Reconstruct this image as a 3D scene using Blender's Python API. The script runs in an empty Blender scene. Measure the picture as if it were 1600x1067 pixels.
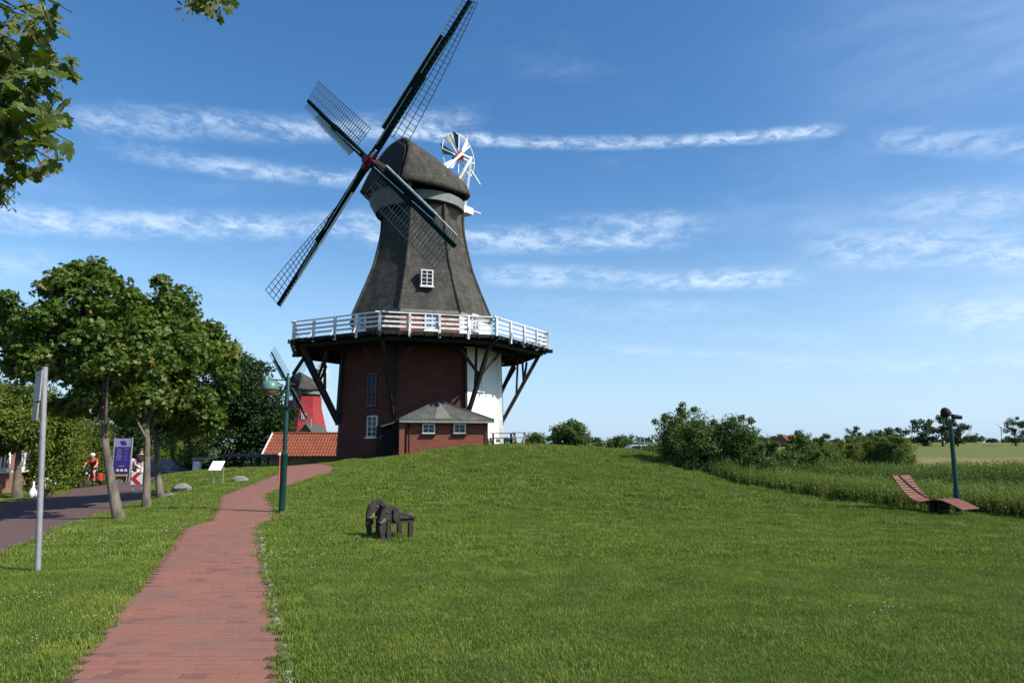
import bpy, math, random
import numpy as np
from mathutils import Vector, Matrix, Euler
R = math.radians
rnd = random.Random(7)
nrg = np.random.default_rng(11)
scene = bpy.context.scene
C = scene.collection

# ------------------------------------------------------------------ camera, sky, sun, exposure
FPX = 1067.0
PITCH = math.atan(157 / FPX)
CAMP = np.array([0.0, 0.0, 1.6])
cam = bpy.data.cameras.new('camera'); cam_o = bpy.data.objects.new('camera', cam); C.objects.link(cam_o)
cam.lens = 24.0; cam.sensor_width = 36.0; cam.clip_end = 9000; cam.clip_start = 0.05
cam_o.location = CAMP; cam_o.rotation_euler = (math.pi / 2 + PITCH, 0, 0)
scene.camera = cam_o
scene.view_settings.view_transform = 'Standard'; scene.view_settings.look = 'None'
scene.view_settings.gamma = 1; scene.view_settings.use_curve_mapping = False
scene.view_settings.exposure = 0.50
SUN_AZ, SUN_EL = 68.0, 44.0        # azimuth from -Y toward +X
sdir = Vector((math.sin(R(SUN_AZ)) * math.cos(R(SUN_EL)), -math.cos(R(SUN_AZ)) * math.cos(R(SUN_EL)), math.sin(R(SUN_EL))))
sun = bpy.data.lights.new('sun', 'SUN'); sun.energy = 5.0; sun.angle = R(0.55); sun.color = (1.0, 0.95, 0.86)
sun_o = bpy.data.objects.new('sun', sun); C.objects.link(sun_o)
sun_o.rotation_euler = sdir.to_track_quat('Z', 'Y').to_euler(); sun_o.location = (30, -10, 40)
scene.cycles.max_bounces = 6; scene.cycles.diffuse_bounces = 3; scene.cycles.glossy_bounces = 2
scene.cycles.transmission_bounces = 3; scene.cycles.transparent_max_bounces = 6


class NT:
    """tiny wrapper for building node trees"""
    def __init__(s, tree):
        s.t = tree
    def n(s, typ, **kw):
        nd = s.t.nodes.new(typ)
        for k, v in kw.items():
            if k.startswith('i_'):
                nd.inputs[k[2:].replace('_', ' ')].default_value = v
            else:
                setattr(nd, k, v)
        return nd
    def l(s, a, b):
        s.t.links.new(a, b)
    def m(s, op, a, b=0.0, c=None, clamp=False):
        nd = s.t.nodes.new('ShaderNodeMath'); nd.operation = op; nd.use_clamp = clamp
        for i, v in enumerate((a, b, c)):
            if v is None: continue
            if isinstance(v, (int, float)): nd.inputs[i].default_value = v
            else: s.l(v, nd.inputs[i])
        return nd.outputs[0]
    def mix(s, fac, a, b, blend='MIX'):
        nd = s.t.nodes.new('ShaderNodeMix'); nd.data_type = 'RGBA'; nd.blend_type = blend
        for sock, v in ((nd.inputs[0], fac), (nd.inputs[6], a), (nd.inputs[7], b)):
            if isinstance(v, (int, float)): sock.default_value = v
            elif isinstance(v, tuple): sock.default_value = (*v[:3], 1)
            else: s.l(v, sock)
        return nd.outputs[2]
    def sstep(s, x, a, b):
        nd = s.t.nodes.new('ShaderNodeMapRange'); nd.interpolation_type = 'SMOOTHSTEP'
        s.l(x, nd.inputs[0]); nd.inputs[1].default_value = a; nd.inputs[2].default_value = b
        return nd.outputs[0]
    def noise(s, vec, scale, detail=4, rough=0.55, dist=0.0):
        nd = s.n('ShaderNodeTexNoise'); nd.inputs['Scale'].default_value = scale
        nd.inputs['Detail'].default_value = detail; nd.inputs['Roughness'].default_value = rough
        nd.inputs['Distortion'].default_value = dist
        if vec is not None: s.l(vec, nd.inputs['Vector'])
        return nd.outputs['Fac']


world = bpy.data.worlds.new('World'); scene.world = world; world.use_nodes = True
w = NT(world.node_tree); world.node_tree.nodes.clear()
sky = w.n('ShaderNodeTexSky'); sky.sky_type = 'NISHITA'; sky.sun_disc = False
sky.sun_elevation = R(SUN_EL); sky.sun_rotation = R(180 - SUN_AZ)
sky.altitude = 0; sky.air_density = 1.0; sky.dust_density = 0.7; sky.ozone_density = 2.6
tc = w.n('ShaderNodeTexCoord'); sep = w.n('ShaderNodeSeparateXYZ'); w.l(tc.outputs['Generated'], sep.inputs[0])
sx, sy, sz = sep.outputs
u_ = w.m('ARCTAN2', sx, sy)                                   # azimuth, 0 = straight ahead, + right
v_ = w.m('ARCTANGENT', w.m('DIVIDE', sz, w.m('MAXIMUM', w.m('SQRT', w.m('ADD', w.m('MULTIPLY', sx, sx), w.m('MULTIPLY', sy, sy))), 0.001)))
cv = w.n('ShaderNodeCombineXYZ'); w.l(u_, cv.inputs[0]); w.l(v_, cv.inputs[1])
mp = w.n('ShaderNodeMapping'); mp.inputs['Scale'].default_value = (3.0, 11.0, 1); mp.inputs['Rotation'].default_value = (0, 0, R(-6)); w.l(cv.outputs[0], mp.inputs[0])
mp2 = w.n('ShaderNodeMapping'); mp2.inputs['Scale'].default_value = (26.0, 62.0, 1); mp2.inputs['Rotation'].default_value = (0, 0, R(28)); w.l(cv.outputs[0], mp2.inputs[0])
n1 = w.noise(mp.outputs[0], 1.0, 7, 0.62, 0.3)
n2 = w.noise(mp2.outputs[0], 1.0, 7, 0.70, 0.35)
nw = w.noise(mp.outputs[0], 0.7, 3, 0.5)
nlo = w.noise(cv.outputs[0], 2.6, 3, 0.5)


def pix_dir(px, py):
    F = np.array([0, math.cos(PITCH), math.sin(PITCH)]); U = np.array([0, -math.sin(PITCH), math.cos(PITCH)])
    return np.array([(px - 800) / FPX, 0, 0]) + F - (py - 533.5) / FPX * U


def ang(px, py):
    d = pix_dir(px, py)
    return math.atan2(d[0], d[1]), math.atan(d[2] / math.hypot(d[0], d[1]))


def streak(p0, p1, thick, amp, sharp_bottom=False, feather=0.06):
    """a trail of cirrus between two bearings (azimuth and elevation), thick in radians"""
    (ua, va), (ub, vb) = ang(*p0), ang(*p1)
    k = (vb - va) / (ub - ua)
    line = w.m('ADD', va - k * ua, w.m('MULTIPLY', u_, k))
    d = w.m('SUBTRACT', v_, line)
    d = w.m('ADD', d, w.m('MULTIPLY', w.m('SUBTRACT', nw, 0.5), thick * 1.6))
    lo = w.sstep(d, -thick * (0.55 if sharp_bottom else 1.1), -thick * 0.05)
    hi = w.m('SUBTRACT', 1.0, w.sstep(d, 0.0, thick * 1.3))
    e0 = w.sstep(u_, ua - feather, ua + feather)
    e1 = w.m('SUBTRACT', 1.0, w.sstep(u_, ub - feather, ub + feather))
    band = w.m('MULTIPLY', w.m('MULTIPLY', lo, hi), w.m('MULTIPLY', e0, e1))
    tex = w.m('ADD', 0.14, w.m('MULTIPLY', w.sstep(n2, 0.36, 0.66), 1.0))
    tex = w.m('MULTIPLY', tex, w.m('ADD', 0.35, w.m('MULTIPLY', w.sstep(n1, 0.3, 0.66), 0.8)))
    return w.m('MULTIPLY', w.m('MULTIPLY', band, tex), amp)


streaks = [
    streak((110, 186), (720, 190), 0.024, 0.68), streak((560, 196), (1300, 200), 0.011, 0.85, False, 0.03),
    streak((170, 232), (600, 286), 0.015, 0.50), streak((-60, 332), (620, 352), 0.024, 0.72),
    streak((560, 368), (1050, 372), 0.024, 0.85), streak((900, 352), (1090, 350), 0.020, 0.5), streak((760, 430), (1230, 438), 0.018, 0.72, False, 0.05),
    streak((-150, 405), (60, 425), 0.03, 0.6), streak((960, 545), (1200, 556), 0.009, 0.5, False, 0.03),
    streak((1380, 218), (1750, 232), 0.020, 0.75), streak((1290, 400), (1760, 385), 0.034, 0.7),
    streak((1380, 330), (1800, 290), 0.03, 0.35), streak((980, 480), (1160, 488), 0.016, 0.3), streak((1120, 520), (1300, 526), 0.014, 0.3),
    streak((1450, 500), (1800, 505), 0.035, 0.45), streak((820, 470), (1150, 515), 0.02, 0.18), streak((1180, 560), (1700, 570), 0.02, 0.4)]
acc = streaks[0]
for s_ in streaks[1:]:
    acc = w.m('MAXIMUM', acc, s_)
veil = w.m('MULTIPLY', w.m('MULTIPLY', w.sstep(n1, 0.50, 0.85), w.sstep(nlo, 0.42, 0.7)), 0.30)
right = w.m('MULTIPLY', w.sstep(u_, 0.25, 0.75), w.m('ADD', 0.06, w.m('MULTIPLY', w.sstep(n1, 0.35, 0.75), 0.22)))
acc = w.m('ADD', acc, w.m('ADD', veil, right), clamp=True)
acc = w.m('MULTIPLY', acc, w.sstep(v_, 0.0, 0.05))
skyc = w.n('ShaderNodeHueSaturation'); skyc.inputs['Saturation'].default_value = 1.27; w.l(sky.outputs[0], skyc.inputs['Color'])
lowhaze = w.m('SUBTRACT', 1.0, w.sstep(v_, 0.0, 0.42))
base = w.mix(w.m('MULTIPLY', w.m('POWER', lowhaze, 1.5), 0.74), skyc.outputs[0], (3.0, 4.45, 6.2))
cloudmix = w.mix(w.m('MULTIPLY', acc, 0.84), base, (5.2, 6.2, 7.4))
bg = w.n('ShaderNodeBackground'); bg.inputs['Strength'].default_value = 0.120
w.l(cloudmix, bg.inputs['Color']); wo = w.n('ShaderNodeOutputWorld'); w.l(bg.outputs[0], wo.inputs[0])


# ------------------------------------------------------------------ helpers
def at(px, py, Y):
    """a point in the place, at distance Y, on the bearing read off the photograph"""
    r = pix_dir(px, py)
    return CAMP + r * (Y / r[1])


def tag(o, label=None, cat=None, group=None, kind=None):
    if label: o['label'] = label
    if cat: o['category'] = cat
    if group: o['group'] = group
    if kind: o['kind'] = kind
    return o


def empty(name, loc=(0, 0, 0), rz=0.0, label=None, cat=None, group=None):
    o = bpy.data.objects.new(name, None); C.objects.link(o); o.empty_display_size = 0.2
    o.location = loc; o.rotation_euler = (0, 0, rz)
    o['woff'] = [float(v) for v in loc]
    return tag(o, label, cat, group)


def woff(o):
    while o is not None:
        if 'woff' in o: return np.array(list(o['woff']))
        o = o.parent
    return np.zeros(3)


def mesh_np(name, verts, faces, mat=None, smooth=False, attrs=None, parent=None):
    """verts (n,3); faces: list of index tuples or an (m,k) array"""
    me = bpy.data.meshes.new(name)
    verts = np.asarray(verts, dtype=np.float32)
    if isinstance(faces, np.ndarray):
        k = faces.shape[1]; m = faces.shape[0]
        me.vertices.add(len(verts)); me.vertices.foreach_set('co', verts.ravel())
        me.loops.add(m * k); me.loops.foreach_set('vertex_index', faces.astype(np.int32).ravel())
        me.polygons.add(m); me.polygons.foreach_set('loop_start', np.arange(0, m * k, k, dtype=np.int32))
        me.polygons.foreach_set('loop_total', np.full(m, k, dtype=np.int32))
        me.update(calc_edges=True)
    else:
        me.from_pydata(verts.tolist(), [], faces); me.update()
    me.polygons.foreach_set('use_smooth', np.full(len(me.polygons), bool(smooth)))
    for an, av in (attrs or {}).items():
        a = me.attributes.new(an, 'FLOAT', 'POINT'); a.data.foreach_set('value', np.asarray(av, dtype=np.float32))
    if mat is not None: me.materials.append(mat)
    return me


def link(name, me, parent=None, loc=None, rot=None, scl=None):
    o = bpy.data.objects.new(name, me); C.objects.link(o)
    if parent is not None: o.parent = parent
    if loc is not None: o.location = loc
    if rot is not None: o.rotation_euler = rot
    if scl is not None: o.scale = scl
    return o


def wall_uv(me):
    uv = me.uv_layers.new(name='UVMap')
    n = len(me.loops); out = np.zeros((n, 2), dtype=np.float32)
    for p in me.polygons:
        nx, ny, nz = p.normal
        if abs(nz) > 0.9: t = (1, 0); flat = True
        else:
            h = math.hypot(nx, ny); t = (-ny / h, nx / h); flat = False
        for li in p.loop_indices:
            co = me.vertices[me.loops[li].vertex_index].co
            out[li] = (co.x, co.y) if flat else (co.x * t[0] + co.y * t[1], co.z / max(0.3, math.sqrt(max(0, 1 - nz * nz))))
    uv.data.foreach_set('uv', out.ravel())


def V(*a):
    return Vector(a if len(a) == 3 else a[0])


class MB:
    """collects shapes into one mesh (world coordinates)"""
    def __init__(s):
        s.v = []; s.f = []
    def add(s, vs, fs):
        b = len(s.v); s.v += [tuple(float(c) for c in q) for q in vs]; s.f += [tuple(b + i for i in q) for q in fs]; return s
    def box(s, c, size, rz=0.0, rot=None):
        hx, hy, hz = [d / 2 for d in size]
        M = rot if rot is not None else Matrix.Rotation(rz, 3, 'Z')
        vs = [V(c) + M @ Vector((x * hx, y * hy, z * hz)) for x, y, z in ((-1, -1, -1), (1, -1, -1), (1, 1, -1), (-1, 1, -1), (-1, -1, 1), (1, -1, 1), (1, 1, 1), (-1, 1, 1))]
        return s.add(vs, [(0, 3, 2, 1), (4, 5, 6, 7), (0, 1, 5, 4), (1, 2, 6, 5), (2, 3, 7, 6), (3, 0, 4, 7)])
    def beam(s, a, b, wd, th, up=(0, 0, 1)):
        a = V(a); b = V(b); d = (b - a).normalized(); u = V(up)
        x = d.cross(u)
        if x.length < 1e-3: x = d.cross(Vector((1, 0, 0)))
        x.normalize(); y = x.cross(d).normalized()
        vs = []
        for p in (a, b):
            vs += [p - x * wd / 2 - y * th / 2, p + x * wd / 2 - y * th / 2, p + x * wd / 2 + y * th / 2, p - x * wd / 2 + y * th / 2]
        return s.add(vs, [(0, 1, 2, 3), (7, 6, 5, 4), (0, 4, 5, 1), (1, 5, 6, 2), (2, 6, 7, 3), (3, 7, 4, 0)])
    def tube(s, pts, rad, n=8, caps=True):
        pts = [V(p) for p in pts]
        if isinstance(rad, (int, float)): rad = [rad] * len(pts)
        vs = []; fs = []; prev = None
        for i, p in enumerate(pts):
            d = (pts[min(i + 1, len(pts) - 1)] - pts[max(i - 1, 0)]).normalized()
            x = d.cross(Vector((0, 0, 1))) if prev is None else prev - d * prev.dot(d)
            if x.length < 1e-3: x = d.cross(Vector((1, 0, 0)))
            x.normalize(); prev = x; y = d.cross(x)
            for k in range(n):
                an = 2 * math.pi * k / n; vs.append(p + (x * math.cos(an) + y * math.sin(an)) * rad[i])
        for i in range(len(pts) - 1):
            for k in range(n):
                fs.append((i * n + k, i * n + (k + 1) % n, (i + 1) * n + (k + 1) % n, (i + 1) * n + k))
        if caps: fs += [tuple(range(n))[::-1], tuple((len(pts) - 1) * n + k for k in range(n))]
        return s.add(vs, fs)
    def lathe(s, c, prof, n=16, axis=None):
        """prof: (radius, height) pairs"""
        c = V(c); q = V(axis if axis else (0, 0, 1)).to_track_quat('Z', 'Y')
        vs = []; fs = []
        for r_, h in prof:
            for k in range(n):
                an = 2 * math.pi * k / n; vs.append(c + q @ Vector((r_ * math.cos(an), r_ * math.sin(an), h)))
        for i in range(len(prof) - 1):
            for k in range(n):
                fs.append((i * n + k, i * n + (k + 1) % n, (i + 1) * n + (k + 1) % n, (i + 1) * n + k))
        fs += [tuple(range(n))[::-1], tuple((len(prof) - 1) * n + k for k in range(n))]
        return s.add(vs, fs)
    def prism(s, poly, off):
        """poly: 3D points of a flat outline; off: extrusion vector"""
        poly = [V(p) for p in poly]; n = len(poly); o = V(off)
        return s.add(poly + [p + o for p in poly], [tuple(range(n))[::-1], tuple(range(n, 2 * n))] + [(i, (i + 1) % n, (i + 1) % n + n, i + n) for i in range(n)])
    def blob(s, c, r, n=8, m=5, jit=0.0, seed=0):
        g = random.Random(seed); vs = []; fs = []
        for i in range(m + 1):
            th = math.pi * i / m
            for k in range(n):
                ph = 2 * math.pi * k / n; j = 1 + g.uniform(-jit, jit)
                vs.append((c[0] + r[0] * math.sin(th) * math.cos(ph) * j, c[1] + r[1] * math.sin(th) * math.sin(ph) * j, c[2] + r[2] * math.cos(th) * j))
        for i in range(m):
            for k in range(n):
                fs.append((i * n + k, (i + 1) * n + k, (i + 1) * n + (k + 1) % n, i * n + (k + 1) % n))
        return s.add(vs, fs)
    def build(s, name, mat, parent=None, smooth=False, uv=False, bevel=0.0, label=None):
        off = woff(parent) if parent is not None else np.zeros(3)
        me = bpy.data.meshes.new(name)
        me.from_pydata([(a - off[0], b - off[1], c - off[2]) for a, b, c in s.v], [], s.f); me.update()
        if smooth:
            me.polygons.foreach_set('use_smooth', np.ones(len(me.polygons), dtype=bool))
            me.set_sharp_from_angle(angle=R(40))
        if uv: wall_uv(me)
        me.materials.append(mat)
        o = link(name, me, parent)
        if bevel:
            b = o.modifiers.new('bevel', 'BEVEL'); b.width = bevel; b.segments = 2; b.limit_method = 'ANGLE'
        if label: o['label'] = label
        return o


def copy_tree(o, parent=None):
    c = o.copy(); C.objects.link(c); c.parent = parent
    for ch in [q for q in bpy.data.objects if q.parent == o]:
        copy_tree(ch, c)
    return c


# ------------------------------------------------------------------ materials
def mat(name, c1, c2=None, scale=4.0, rough=0.7, bump=0.0, bscale=None, metal=0.0, detail=5, coord='Object', stretch=None, spec=0.35, dirt=None):
    m = bpy.data.materials.new(name); m.use_nodes = True; t = NT(m.node_tree)
    b = m.node_tree.nodes['Principled BSDF']; b.inputs['Roughness'].default_value = rough; b.inputs['Metallic'].default_value = metal
    b.inputs['Specular IOR Level'].default_value = spec
    co = t.n('ShaderNodeTexCoord').outputs[coord]
    if stretch:
        mp = t.n('ShaderNodeMapping'); mp.inputs['Scale'].default_value = stretch; t.l(co, mp.inputs[0]); co = mp.outputs[0]
    c2 = c2 or tuple(x * 0.7 for x in c1)
    f = t.sstep(t.noise(co, scale, detail, 0.6), 0.32, 0.68)
    col = t.mix(f, c1, c2)
    if dirt:
        col = t.mix(t.m('MULTIPLY', t.sstep(t.noise(co, scale * 0.23, 4, 0.6), 0.5, 0.72), 0.8), col, dirt)
    t.l(col, b.inputs['Base Color'])
    if bump:
        bn = t.n('ShaderNodeBump'); bn.inputs['Strength'].default_value = bump; bn.inputs['Distance'].default_value = 0.02
        t.l(t.noise(co, bscale or scale * 4, 4, 0.6), bn.inputs['Height']); t.l(bn.outputs[0], b.inputs['Normal'])
    return m


def brick_mat(name, c1, c2, mortar, bw=0.24, rh=0.075, ms=0.010, dirt=(0.05, 0.035, 0.03), dirt_amt=0.5):
    m = bpy.data.materials.new(name); m.use_nodes = True; t = NT(m.node_tree)
    b = m.node_tree.nodes['Principled BSDF']; b.inputs['Roughness'].default_value = 0.85; b.inputs['Specular IOR Level'].default_value = 0.2
    uv = t.n('ShaderNodeUVMap').outputs[0]
    br = t.n('ShaderNodeTexBrick'); t.l(uv, br.inputs['Vector']); br.inputs['Scale'].default_value = 1.0
    br.inputs['Brick Width'].default_value = bw; br.inputs['Row Height'].default_value = rh; br.inputs['Mortar Size'].default_value = ms
    br.inputs['Mortar Smooth'].default_value = 0.3; br.inputs['Bias'].default_value = 0.0
    br.inputs['Color1'].default_value = (*c1, 1); br.inputs['Color2'].default_value = (*c2, 1); br.inputs['Mortar'].default_value = (*mortar, 1)
    f = t.m('MULTIPLY', t.sstep(t.noise(uv, 0.9, 6, 0.65), 0.42, 0.75), dirt_amt)
    f2 = t.sstep(t.noise(uv, 7.0, 4, 0.6), 0.3, 0.75)
    col = t.mix(f, br.outputs['Color'], dirt); col = t.mix(t.m('MULTIPLY', f2, 0.35), col, tuple(x * 0.55 for x in c1))
    t.l(col, b.inputs['Base Color'])
    bn = t.n('ShaderNodeBump'); bn.inputs['Strength'].default_value = 0.6; bn.inputs['Distance'].default_value = 0.01; bn.invert = True
    t.l(br.outputs['Fac'], bn.inputs['Height']); t.l(bn.outputs[0], b.inputs['Normal'])
    return m


def leaf_mat(name, c1, c2, trans=0.35, gloss=0.08, yellow=None, trans_col=None):
    """leaf colour varied by the mesh attribute 'tint'"""
    m = bpy.data.materials.new(name); m.use_nodes = True; t = NT(m.node_tree); m.node_tree.nodes.clear()
    a = t.n('ShaderNodeAttribute'); a.attribute_name = 'tint'
    oi = t.n('ShaderNodeObjectInfo')
    co = t.n('ShaderNodeNewGeometry').outputs['Position']
    f = t.m('ADD', t.m('MULTIPLY', a.outputs['Fac'], 0.7), t.m('MULTIPLY', t.sstep(t.noise(co, 0.9, 3), 0.3, 0.7), 0.3))
    col = t.mix(f, c1, c2)
    if yellow:
        col = t.mix(t.sstep(a.outputs['Fac'], 0.93, 0.99), col, yellow)
    d = t.n('ShaderNodeBsdfDiffuse'); t.l(col, d.inputs['Color'])
    tr = t.n('ShaderNodeBsdfTranslucent')
    tcm = t.mix(1.0, col, trans_col or (1.0, 1.0, 0.35), 'MULTIPLY'); 
    hs = t.n('ShaderNodeHueSaturation'); hs.inputs['Value'].default_value = 1.5; t.l(tcm, hs.inputs['Color']); t.l(hs.outputs[0], tr.inputs['Color'])
    mx = t.n('ShaderNodeMixShader'); mx.inputs[0].default_value = trans; t.l(d.outputs[0], mx.inputs[1]); t.l(tr.outputs[0], mx.inputs[2])
    g = t.n('ShaderNodeBsdfGlossy'); g.inputs['Roughness'].default_value = 0.5; g.inputs['Color'].default_value = (0.9, 1, 0.8, 1)
    mx2 = t.n('ShaderNodeMixShader'); mx2.inputs[0].default_value = gloss * 0.4; t.l(mx.outputs[0], mx2.inputs[1]); t.l(g.outputs[0], mx2.inputs[2])
    o = t.n('ShaderNodeOutputMaterial'); t.l(mx2.outputs[0], o.inputs[0])
    return m


def glass_mat(name, c=(0.008, 0.012, 0.02)):
    m = bpy.data.materials.new(name); m.use_nodes = True; b = m.node_tree.nodes['Principled BSDF']
    t = NT(m.node_tree)
    co = t.n('ShaderNodeTexCoord').outputs['Object']
    t.l(t.mix(t.sstep(t.noise(co, 1.3, 2), 0.35, 0.65), c, tuple(x * 2.2 for x in c)), b.inputs['Base Color'])
    b.inputs['Roughness'].default_value = 0.06; b.inputs['Specular IOR Level'].default_value = 0.35
    bn = t.n('ShaderNodeBump'); bn.inputs['Strength'].default_value = 0.05; t.l(t.noise(co, 2.0, 2), bn.inputs['Height']); t.l(bn.outputs[0], b.inputs['Normal'])
    return m


M = {}
M['white'] = mat('white_paint', (0.80, 0.80, 0.78), (0.66, 0.67, 0.66), 3, 0.5, 0.1, dirt=(0.42, 0.42, 0.38))
M['white_old'] = mat('weathered_white_paint', (0.72, 0.73, 0.72), (0.50, 0.51, 0.50), 5, 0.6, 0.15, dirt=(0.30, 0.30, 0.27))
M['green'] = mat('dark_green_paint', (0.004, 0.020, 0.018), (0.003, 0.013, 0.013), 4, 0.8, 0.05, spec=0.05)
M['green_pole'] = mat('green_metal_paint', (0.006, 0.042, 0.036), (0.005, 0.030, 0.027), 6, 0.4, 0.05)
M['palegreen'] = mat('pale_green_paint', (0.30, 0.40, 0.36), (0.24, 0.32, 0.29), 3, 0.5)
M['red'] = mat('red_paint', (0.17, 0.012, 0.012), (0.11, 0.01, 0.01), 5, 0.45)
M['thatch'] = mat('weathered_thatch', (0.088, 0.083, 0.071), (0.050, 0.048, 0.042), 2.2, 0.95, 0.9, 26, stretch=(1, 1, 0.5), dirt=(0.036, 0.036, 0.032), spec=0.05)
M['tar'] = mat('tarred_timber', (0.010, 0.0095, 0.009), (0.018, 0.017, 0.016), 6, 0.7, 0.3, spec=0.2)
M['timber'] = mat('dark_brown_timber', (0.022, 0.017, 0.014), (0.013, 0.010, 0.009), 8, 0.75, 0.4, stretch=(1, 1, 4))
M['greywood'] = mat('grey_weathered_wood', (0.26, 0.25, 0.24), (0.15, 0.145, 0.14), 8, 0.8, 0.4, stretch=(1, 6, 1))
M['woodbench'] = mat('weathered_bench_wood', (0.050, 0.038, 0.034), (0.024, 0.019, 0.018), 9, 0.8, 0.6, stretch=(1, 5, 1))
M['lounger'] = mat('red_brown_oiled_slats', (0.185, 0.070, 0.050), (0.12, 0.045, 0.034), 9, 0.75, 0.2, stretch=(6, 1, 1))
M['brick'] = brick_mat('old_red_brick', (0.150, 0.048, 0.033), (0.080, 0.028, 0.021), (0.065, 0.042, 0.034), dirt=(0.03, 0.02, 0.018))
M['brick2'] = brick_mat('annex_red_brick', (0.235, 0.070, 0.040), (0.175, 0.050, 0.030), (0.17, 0.105, 0.08), dirt_amt=0.4, dirt=(0.09, 0.04, 0.03))
M['brickfar'] = brick_mat('house_brick', (0.27, 0.115, 0.075), (0.21, 0.08, 0.055), (0.28, 0.22, 0.19))
M['lime'] = mat('white_limewash', (0.82, 0.83, 0.80), (0.74, 0.76, 0.73), 1.2, 0.8, 0.2, dirt=(0.60, 0.62, 0.58))
M['slate'] = mat('grey_bitumen_roof', (0.075, 0.078, 0.068), (0.048, 0.050, 0.045), 2.5, 0.85, 0.3, dirt=(0.12, 0.125, 0.11))
M['glass'] = glass_mat('window_glass')
M['steel'] = mat('galvanised_steel', (0.30, 0.30, 0.31), (0.23, 0.23, 0.245), 12, 0.55, 0.1, metal=0.3, dirt=(0.24, 0.23, 0.23))
M['black'] = mat('black_rubber', (0.012, 0.012, 0.012), (0.02, 0.02, 0.02), 10, 0.6)
M['redwall'] = mat('red_painted_tower', (0.30, 0.022, 0.024), (0.23, 0.018, 0.020), 1.5, 0.7, 0.2, dirt=(0.20, 0.03, 0.03))
M['tile'] = mat('orange_clay_tile', (0.25, 0.070, 0.032), (0.18, 0.050, 0.025), 6, 0.85, 0.2, dirt=(0.11, 0.042, 0.028))
M['stone'] = mat('pale_boulder', (0.23, 0.215, 0.19), (0.14, 0.13, 0.12), 7, 0.85, 0.5)
M['greystone'] = mat('grey_boulder', (0.20, 0.20, 0.20), (0.13, 0.13, 0.13), 7, 0.85, 0.5)
M['bark'] = mat('maple_bark', (0.18, 0.15, 0.115), (0.075, 0.064, 0.050), 5, 0.9, 1.0, 22, stretch=(1, 1, 0.45), dirt=(0.045, 0.048, 0.032))
M['darkbark'] = mat('dark_bark', (0.07, 0.058, 0.045), (0.04, 0.034, 0.027), 6, 0.9, 0.8, stretch=(1, 1, 0.3))
M['leaf'] = leaf_mat('maple_leaf', (0.036, 0.076, 0.012), (0.112, 0.160, 0.028), 0.30, 0.05, (0.22, 0.10, 0.03))
M['leafnear'] = leaf_mat('near_maple_leaf', (0.028, 0.056, 0.009), (0.105, 0.140, 0.020), 0.34, 0.05, (0.20, 0.11, 0.05))
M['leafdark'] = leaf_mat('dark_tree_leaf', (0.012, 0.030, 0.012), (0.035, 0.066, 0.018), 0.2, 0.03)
M['leafhedge'] = leaf_mat('hedge_leaf', (0.062, 0.100, 0.016), (0.140, 0.180, 0.032), 0.3, 0.03)
M['leafbush'] = leaf_mat('bush_leaf', (0.034, 0.066, 0.016), (0.105, 0.150, 0.040), 0.25, 0.04)
M['leafwillow'] = leaf_mat('willow_leaf', (0.085, 0.125, 0.032), (0.150, 0.190, 0.055), 0.3, 0.04)
M['leaffar'] = leaf_mat('far_tree_leaf', (0.024, 0.048, 0.024), (0.055, 0.090, 0.040), 0.2, 0.02)
M['reed'] = leaf_mat('reed_leaf', (0.075, 0.120, 0.026), (0.185, 0.235, 0.055), 0.3, 0.04, (0.20, 0.14, 0.06))
M['seed'] = leaf_mat('winged_seeds', (0.30, 0.28, 0.10), (0.42, 0.36, 0.16), 0.4, 0.02)
M['flower'] = mat('clover_white', (0.50, 0.50, 0.44), (0.40, 0.40, 0.32), 10, 0.8)
M['skin'] = mat('skin', (0.50, 0.28, 0.20), (0.44, 0.23, 0.16), 10, 0.6)
M['redcloth'] = mat('red_cloth', (0.50, 0.03, 0.035), (0.40, 0.02, 0.03), 10, 0.9)
M['darkcloth'] = mat('dark_cloth', (0.02, 0.02, 0.03), (0.03, 0.03, 0.04), 10, 0.9)
M['orangecloth'] = mat('orange_cloth', (0.75, 0.22, 0.04), (0.6, 0.16, 0.03), 10, 0.9)
M['hair'] = mat('brown_hair', (0.07, 0.04, 0.02), (0.04, 0.025, 0.015), 10, 0.8)
M['yellow'] = mat('yellow_paint', (0.70, 0.42, 0.03), (0.6, 0.34, 0.03), 4, 0.5)
M['blueprint'] = mat('violet_blue_print', (0.055, 0.045, 0.26), (0.045, 0.035, 0.20), 3, 0.4)
M['paleprint'] = mat('pale_lilac_print', (0.34, 0.32, 0.55), (0.30, 0.28, 0.50), 3, 0.4)
M['carblue'] = mat('dark_blue_car_paint', (0.012, 0.016, 0.035), (0.010, 0.013, 0.030), 3, 0.2, spec=0.6)
M['carsilver'] = mat('silver_car_paint', (0.50, 0.52, 0.54), (0.46, 0.48, 0.50), 3, 0.25, spec=0.6)


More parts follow.
